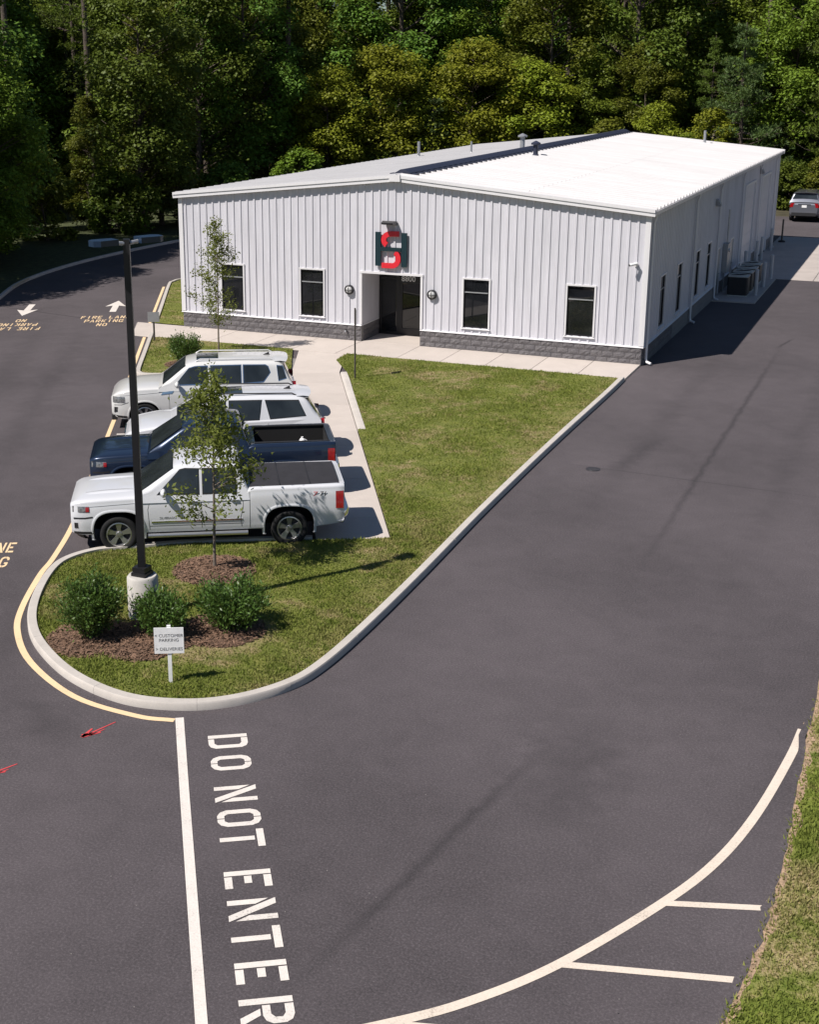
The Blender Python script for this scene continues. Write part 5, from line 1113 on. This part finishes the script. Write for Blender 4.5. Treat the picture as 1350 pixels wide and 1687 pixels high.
# near planting
def put_shrub(seed, loc, rx, rz, n, label, group=None, lsz=.078):
    o = empty('laurel_shrub', (*loc, ZL+.03), 0, label, 'shrub', group); a, b = shrub_mesh(seed, rx, rz, n, lsz, 'laurel_leaf'); link('stems', a, o); link('foliage', b, o)
put_shrub(1, (-4.2, -27.05), .66, 1.02, 8600, 'glossy green laurel shrub on the island nearest the yellow kerb line'); put_shrub(22, (-3.05, -26.45), .55, .74, 6400, 'glossy laurel shrub in front of the light pole pier, behind the white sign')
put_shrub(33, (-2.05, -25.68), .66, .86, 7800, 'glossy laurel shrub on the island farthest from the yellow kerb line'); put_shrub(4, (-14.5, -6.35), .62, .95, 6400, 'round green shrub in the planting bed beside the large white SUV')
def sapling(seed, loc, h, base, cr, label, nl=4000, lsz=.046):
    r = np.random.default_rng(seed); o = empty('oak_sapling', (*loc, ZL), 0, label, 'tree'); m = MB(); bx, by = r.normal(0, .05, 2)
    m.tube([(0, 0, -.1), (0, 0, .3), (bx, by, h*.5), (bx*1.5, by*1.5, h*.98)], [.045, .032, .022, .005], 8); cs = []
    for i in range(40):
        t = r.uniform(0, 1)**.85; z = base+(h-base)*t; R = cr*(1-t)**.6*(.55+.45*min(1, t*6))*r.uniform(.55, 1.15)+.05; a = r.uniform(0, 2*pi); e = np.array([R*cos(a), R*sin(a), z+R*r.uniform(.25, .75)]); limb_tube(m, (bx*z/h, by*z/h, z), e, .011, .003, n=5, k=3)
        for k in range(int(nl/40*r.uniform(.5, 1.5))): f = r.uniform(.45, 1.1); cs.append(np.array([0, 0, z])*(1-f)+e*f+r.normal(0, .12, 3))
    V, F = leaves(np.array(cs), lsz, 2.2, .2, r); link('trunk', m.mesh('trunk', 'pale_bark', 50), o); link('crown', fastmesh('crown', V, F, 'sapling_leaf'), o)
sapling(11, (-3.82, -23.2), 4.0, .95, 1.0, 'young oak sapling in a mulch ring on the island beside the white pickup'); sapling(12, (-14.5, -4.0), 4.6, .8, 1.0, 'young oak sapling in the planting bed before the front wall', 3300)

# woodland: prototypes, then one object per tree
PROT = {
 'oak0': broad_tree(21, 19, 4.6, 2.0, 90, 380, .175, 'x', 'leaf_deep', tr=.24), 'oak1': broad_tree(22, 17, 4.2, 1.6, 88, 380, .172, 'x', 'leaf_mid', tr=.22), 'oak2': broad_tree(23, 21, 4.8, 3.4, 92, 380, .18, 'x', 'leaf_deep', tr=.26),
 'gum0': broad_tree(24, 15, 3.2, 1.2, 80, 330, .165, 'x', 'leaf_mid', tr=.17, conical=.45), 'lime0': broad_tree(25, 9.0, 2.9, .9, 70, 280, .135, 'x', 'leaf_lime', tr=.11), 'lime1': broad_tree(26, 7.5, 2.6, .5, 64, 270, .13, 'x', 'leaf_lime', 'pale_bark', tr=.09, conical=.2),
 'under0': broad_tree(27, 5.0, 2.3, .3, 46, 190, .16, 'x', 'leaf_mid', tr=.07), 'under1': broad_tree(28, 4.0, 2.2, .2, 46, 180, .16, 'x', 'leaf_deep', tr=.06),
 'pine0': pine_tree(31, 20, 3.8, 1.5, 40, 'x', dens=1.3), 'pine1': pine_tree(32, 12, 3.0, .8, 30, 'x', 'needle_blue', .15, dens=1.3), 'tall0': pine_tree(33, 25, 3.4, 15, 18, 'x', 'needle', .24), 'tall1': pine_tree(34, 27, 3.6, 17, 18, 'x', 'needle', .26), 'cedar': pine_tree(35, 8, 1.9, .3, 26, 'x', 'needle_blue', .10, 16, .26)}
NAMES = {'oak': 'oak_tree', 'gum': 'sweetgum_tree', 'lime': 'young_tree', 'under': 'understorey_shrub', 'pine': 'pine_tree', 'tall': 'pine_tree', 'cedar': 'cedar_tree'}
def kindof(k): return k.rstrip('0123456789')
def plant(k, x, y, s, label, group, rz=None, z=-.05, sz=None):
    kd = kindof(k); o = empty(NAMES[kd], (x, y, z), RNG.uniform(0, 2*pi) if rz is None else rz, label, 'shrub' if kd == 'under' else 'tree', group); o.scale = (s, s, s*(sz or 1))
    t, c = PROT[k]; link('trunk', t, o); link('crown', c, o); return o
LOOK = {'oak0': 'broad dark green hardwood', 'oak1': 'round mid-green hardwood', 'oak2': 'tall high-crowned hardwood', 'gum0': 'narrow mid-green hardwood', 'lime0': 'yellow-green young tree', 'lime1': 'small pale-stemmed tree', 'under0': 'mid-green undergrowth shrub', 'under1': 'low dark undergrowth shrub',
        'pine0': 'dense green pine', 'pine1': 'short blue-green pine', 'tall0': 'tall bare-trunked pine', 'tall1': 'giant bare-trunked pine', 'cedar': 'small blue-green cedar'}
ZONES = [(-41, 'beyond the yellow-marked road kerb'), (-33, 'beyond the curving road kerb'), (-24, 'beyond the rear left building corner'), (-15, 'behind the roof vent pipes'), (-6, 'behind the far roof ridge'), (99, 'behind the silver SUV')]
def T(k, x, y, s, sz=None):
    zo = next(t_ for lim, t_ in ZONES if x-.45*(max(y, 20)-50)*0 < lim); dep = y-edge_y(x)
    rank = 'at the wood edge' if dep < 4.5 else ('in the front woods' if dep < 16 else ('in mid woods' if dep < 34 else 'deep in the woods'))
    plant(k, x, y, s, f'{LOOK[k]} {rank} {zo}', f'{LOOK[k]}s {rank} {zo}', sz=sz)
def edge_y(x):
    """foot of the woods"""
    return float(np.interp(x, [-90, -60, -46, -39, -36, -34, -26, -18, -8, 0, 8, 20], [-30, -14, 0, 14, 24, 34, 49, 54.5, 56.5, 57.5, 58, 58]))
# wood edge
EDGE = [('lime0', -33.0, 45.5, 1.1), ('lime0', -30.2, 48.8, 1.25), ('lime1', -27.6, 52, 1.4), ('lime0', -24.8, 54.2, 1.3), ('lime1', -22.2, 56, 1.35), ('lime0', -19.8, 57, 1.1),
        ('gum0', -16.2, 59, .72), ('oak1', -12.6, 61, .68), ('under0', -14.2, 57.2, 1.2), ('lime1', -10.2, 58.2, .95), ('pine0', -8.2, 63, .62), ('under0', -12, 57, .9), ('lime1', -7.6, 58.5, .9), ('pine1', -5.4, 60.5, 1.1), ('under0', -8.6, 57.2, 1.0), ('under1', -19.5, 54.5, 1.0),
        ('under0', -24, 51.5, .7), ('cedar', -26.5, 50, 1.0), ('under1', -28.5, 47.5, 1.1), ('gum0', -26.5, 58.5, .95), ('pine0', .9, 62.0, .95), ('pine1', 3.4, 59.5, 1.0), ('under0', 1.2, 58.2, .75), ('under1', -1.4, 58.4, .8), ('under0', 4.4, 57.5, .8), ('oak1', -2.8, 65, .95), ('under1', -3.6, 58.6, .9),
        ('under0', -31.5, 44, .7), ('under0', -33, 40, .9), ('under1', -35.5, 34, 1.0), ('cedar', -36.5, 30, .9), ('under1', -38.5, 26, 1.0), ('under0', -40.5, 21, 1.0), ('under1', -41, 15, 1.1), ('under0', -43, 9, 1.0), ('under1', -45, 3, 1.1), ('under1', -49, -2, 1.2), ('gum0', -38.5, 31, .9), ('gum0', -41.5, 27.0, .55), ('pine1', -46, 8, 1.1), ('lime1', -43.5, 13.5, .6)]
for e in EDGE: T(*e)
r = np.random.default_rng(77); used = [(e[1], e[2]) for e in EDGE]+[(-45.6, 25), (-46.5, 35), (-44.6, 23.5), (-46, 33), (-45, 32), (-43.2, 45.5)]; cnt = 0; tries = 0
kinds = ['oak0', 'oak1', 'oak2', 'gum0', 'pine0', 'oak0', 'under0', 'tall0', 'oak1', 'under1', 'tall1']
while cnt < 270 and tries < 14000:
    tries += 1; x = r.uniform(-95, 16); y = r.uniform(-20, 146); e = edge_y(x)
    dep = y-e
    if dep < 3.2 or dep > 88: continue
    # keep to what the picture can see, plus the trees that shade it from the left
    v = np.array([x-CAM[0], y-CAM[1]]); a = math.degrees(atan2(v[0], v[1])); 
    if a < -47.5 or a > 2.5: continue
    sp = 3.6 if dep < 14 else 4.5
    if any((x-a_)**2+(y-b_)**2 < sp*sp for a_, b_ in used): continue
    used.append((x, y)); k = kinds[int(r.integers(0, len(kinds)))]
    if dep < 9 and k.startswith('tall'): k = 'gum0'
    T(k, x, y, r.uniform(.85, 1.2)*(1.5 if k.startswith('under') else 1), r.uniform(.95, 1.15)); cnt += 1
# trees left of the view whose shade falls across the road kerb
for (k, x, y, s) in [('oak0', -40.5, 12.5, .95), ('oak2', -43.5, 4.0, 1.0), ('oak1', -38.2, 6.2, .80), ('oak0', -47, -6, 1.1), ('pine0', -41.5, -1.5, .9), ('oak2', -52, -14, 1.1), ('oak1', -44, 9.5, 1.0), ('oak0', -37.8, 27.5, .85), ('tall0', -45.6, 25, 1.0), ('tall1', -46.5, 35, .95), ('tall0', -43.2, 45.5, 1.0), ('tall1', -36.5, 46, .9), ('oak1', -36.5, -3.5, .9), ('oak0', -39.5, -8.5, 1.0), ('oak2', -37.0, 1.2, .8), ('pine0', -40, -16, .95), ('oak1', -36.2, 10.0, .72), ('oak0', -43.5, -13.5, 1.1)]: T(k, x, y, s)
print('objects', len(bpy.data.objects))
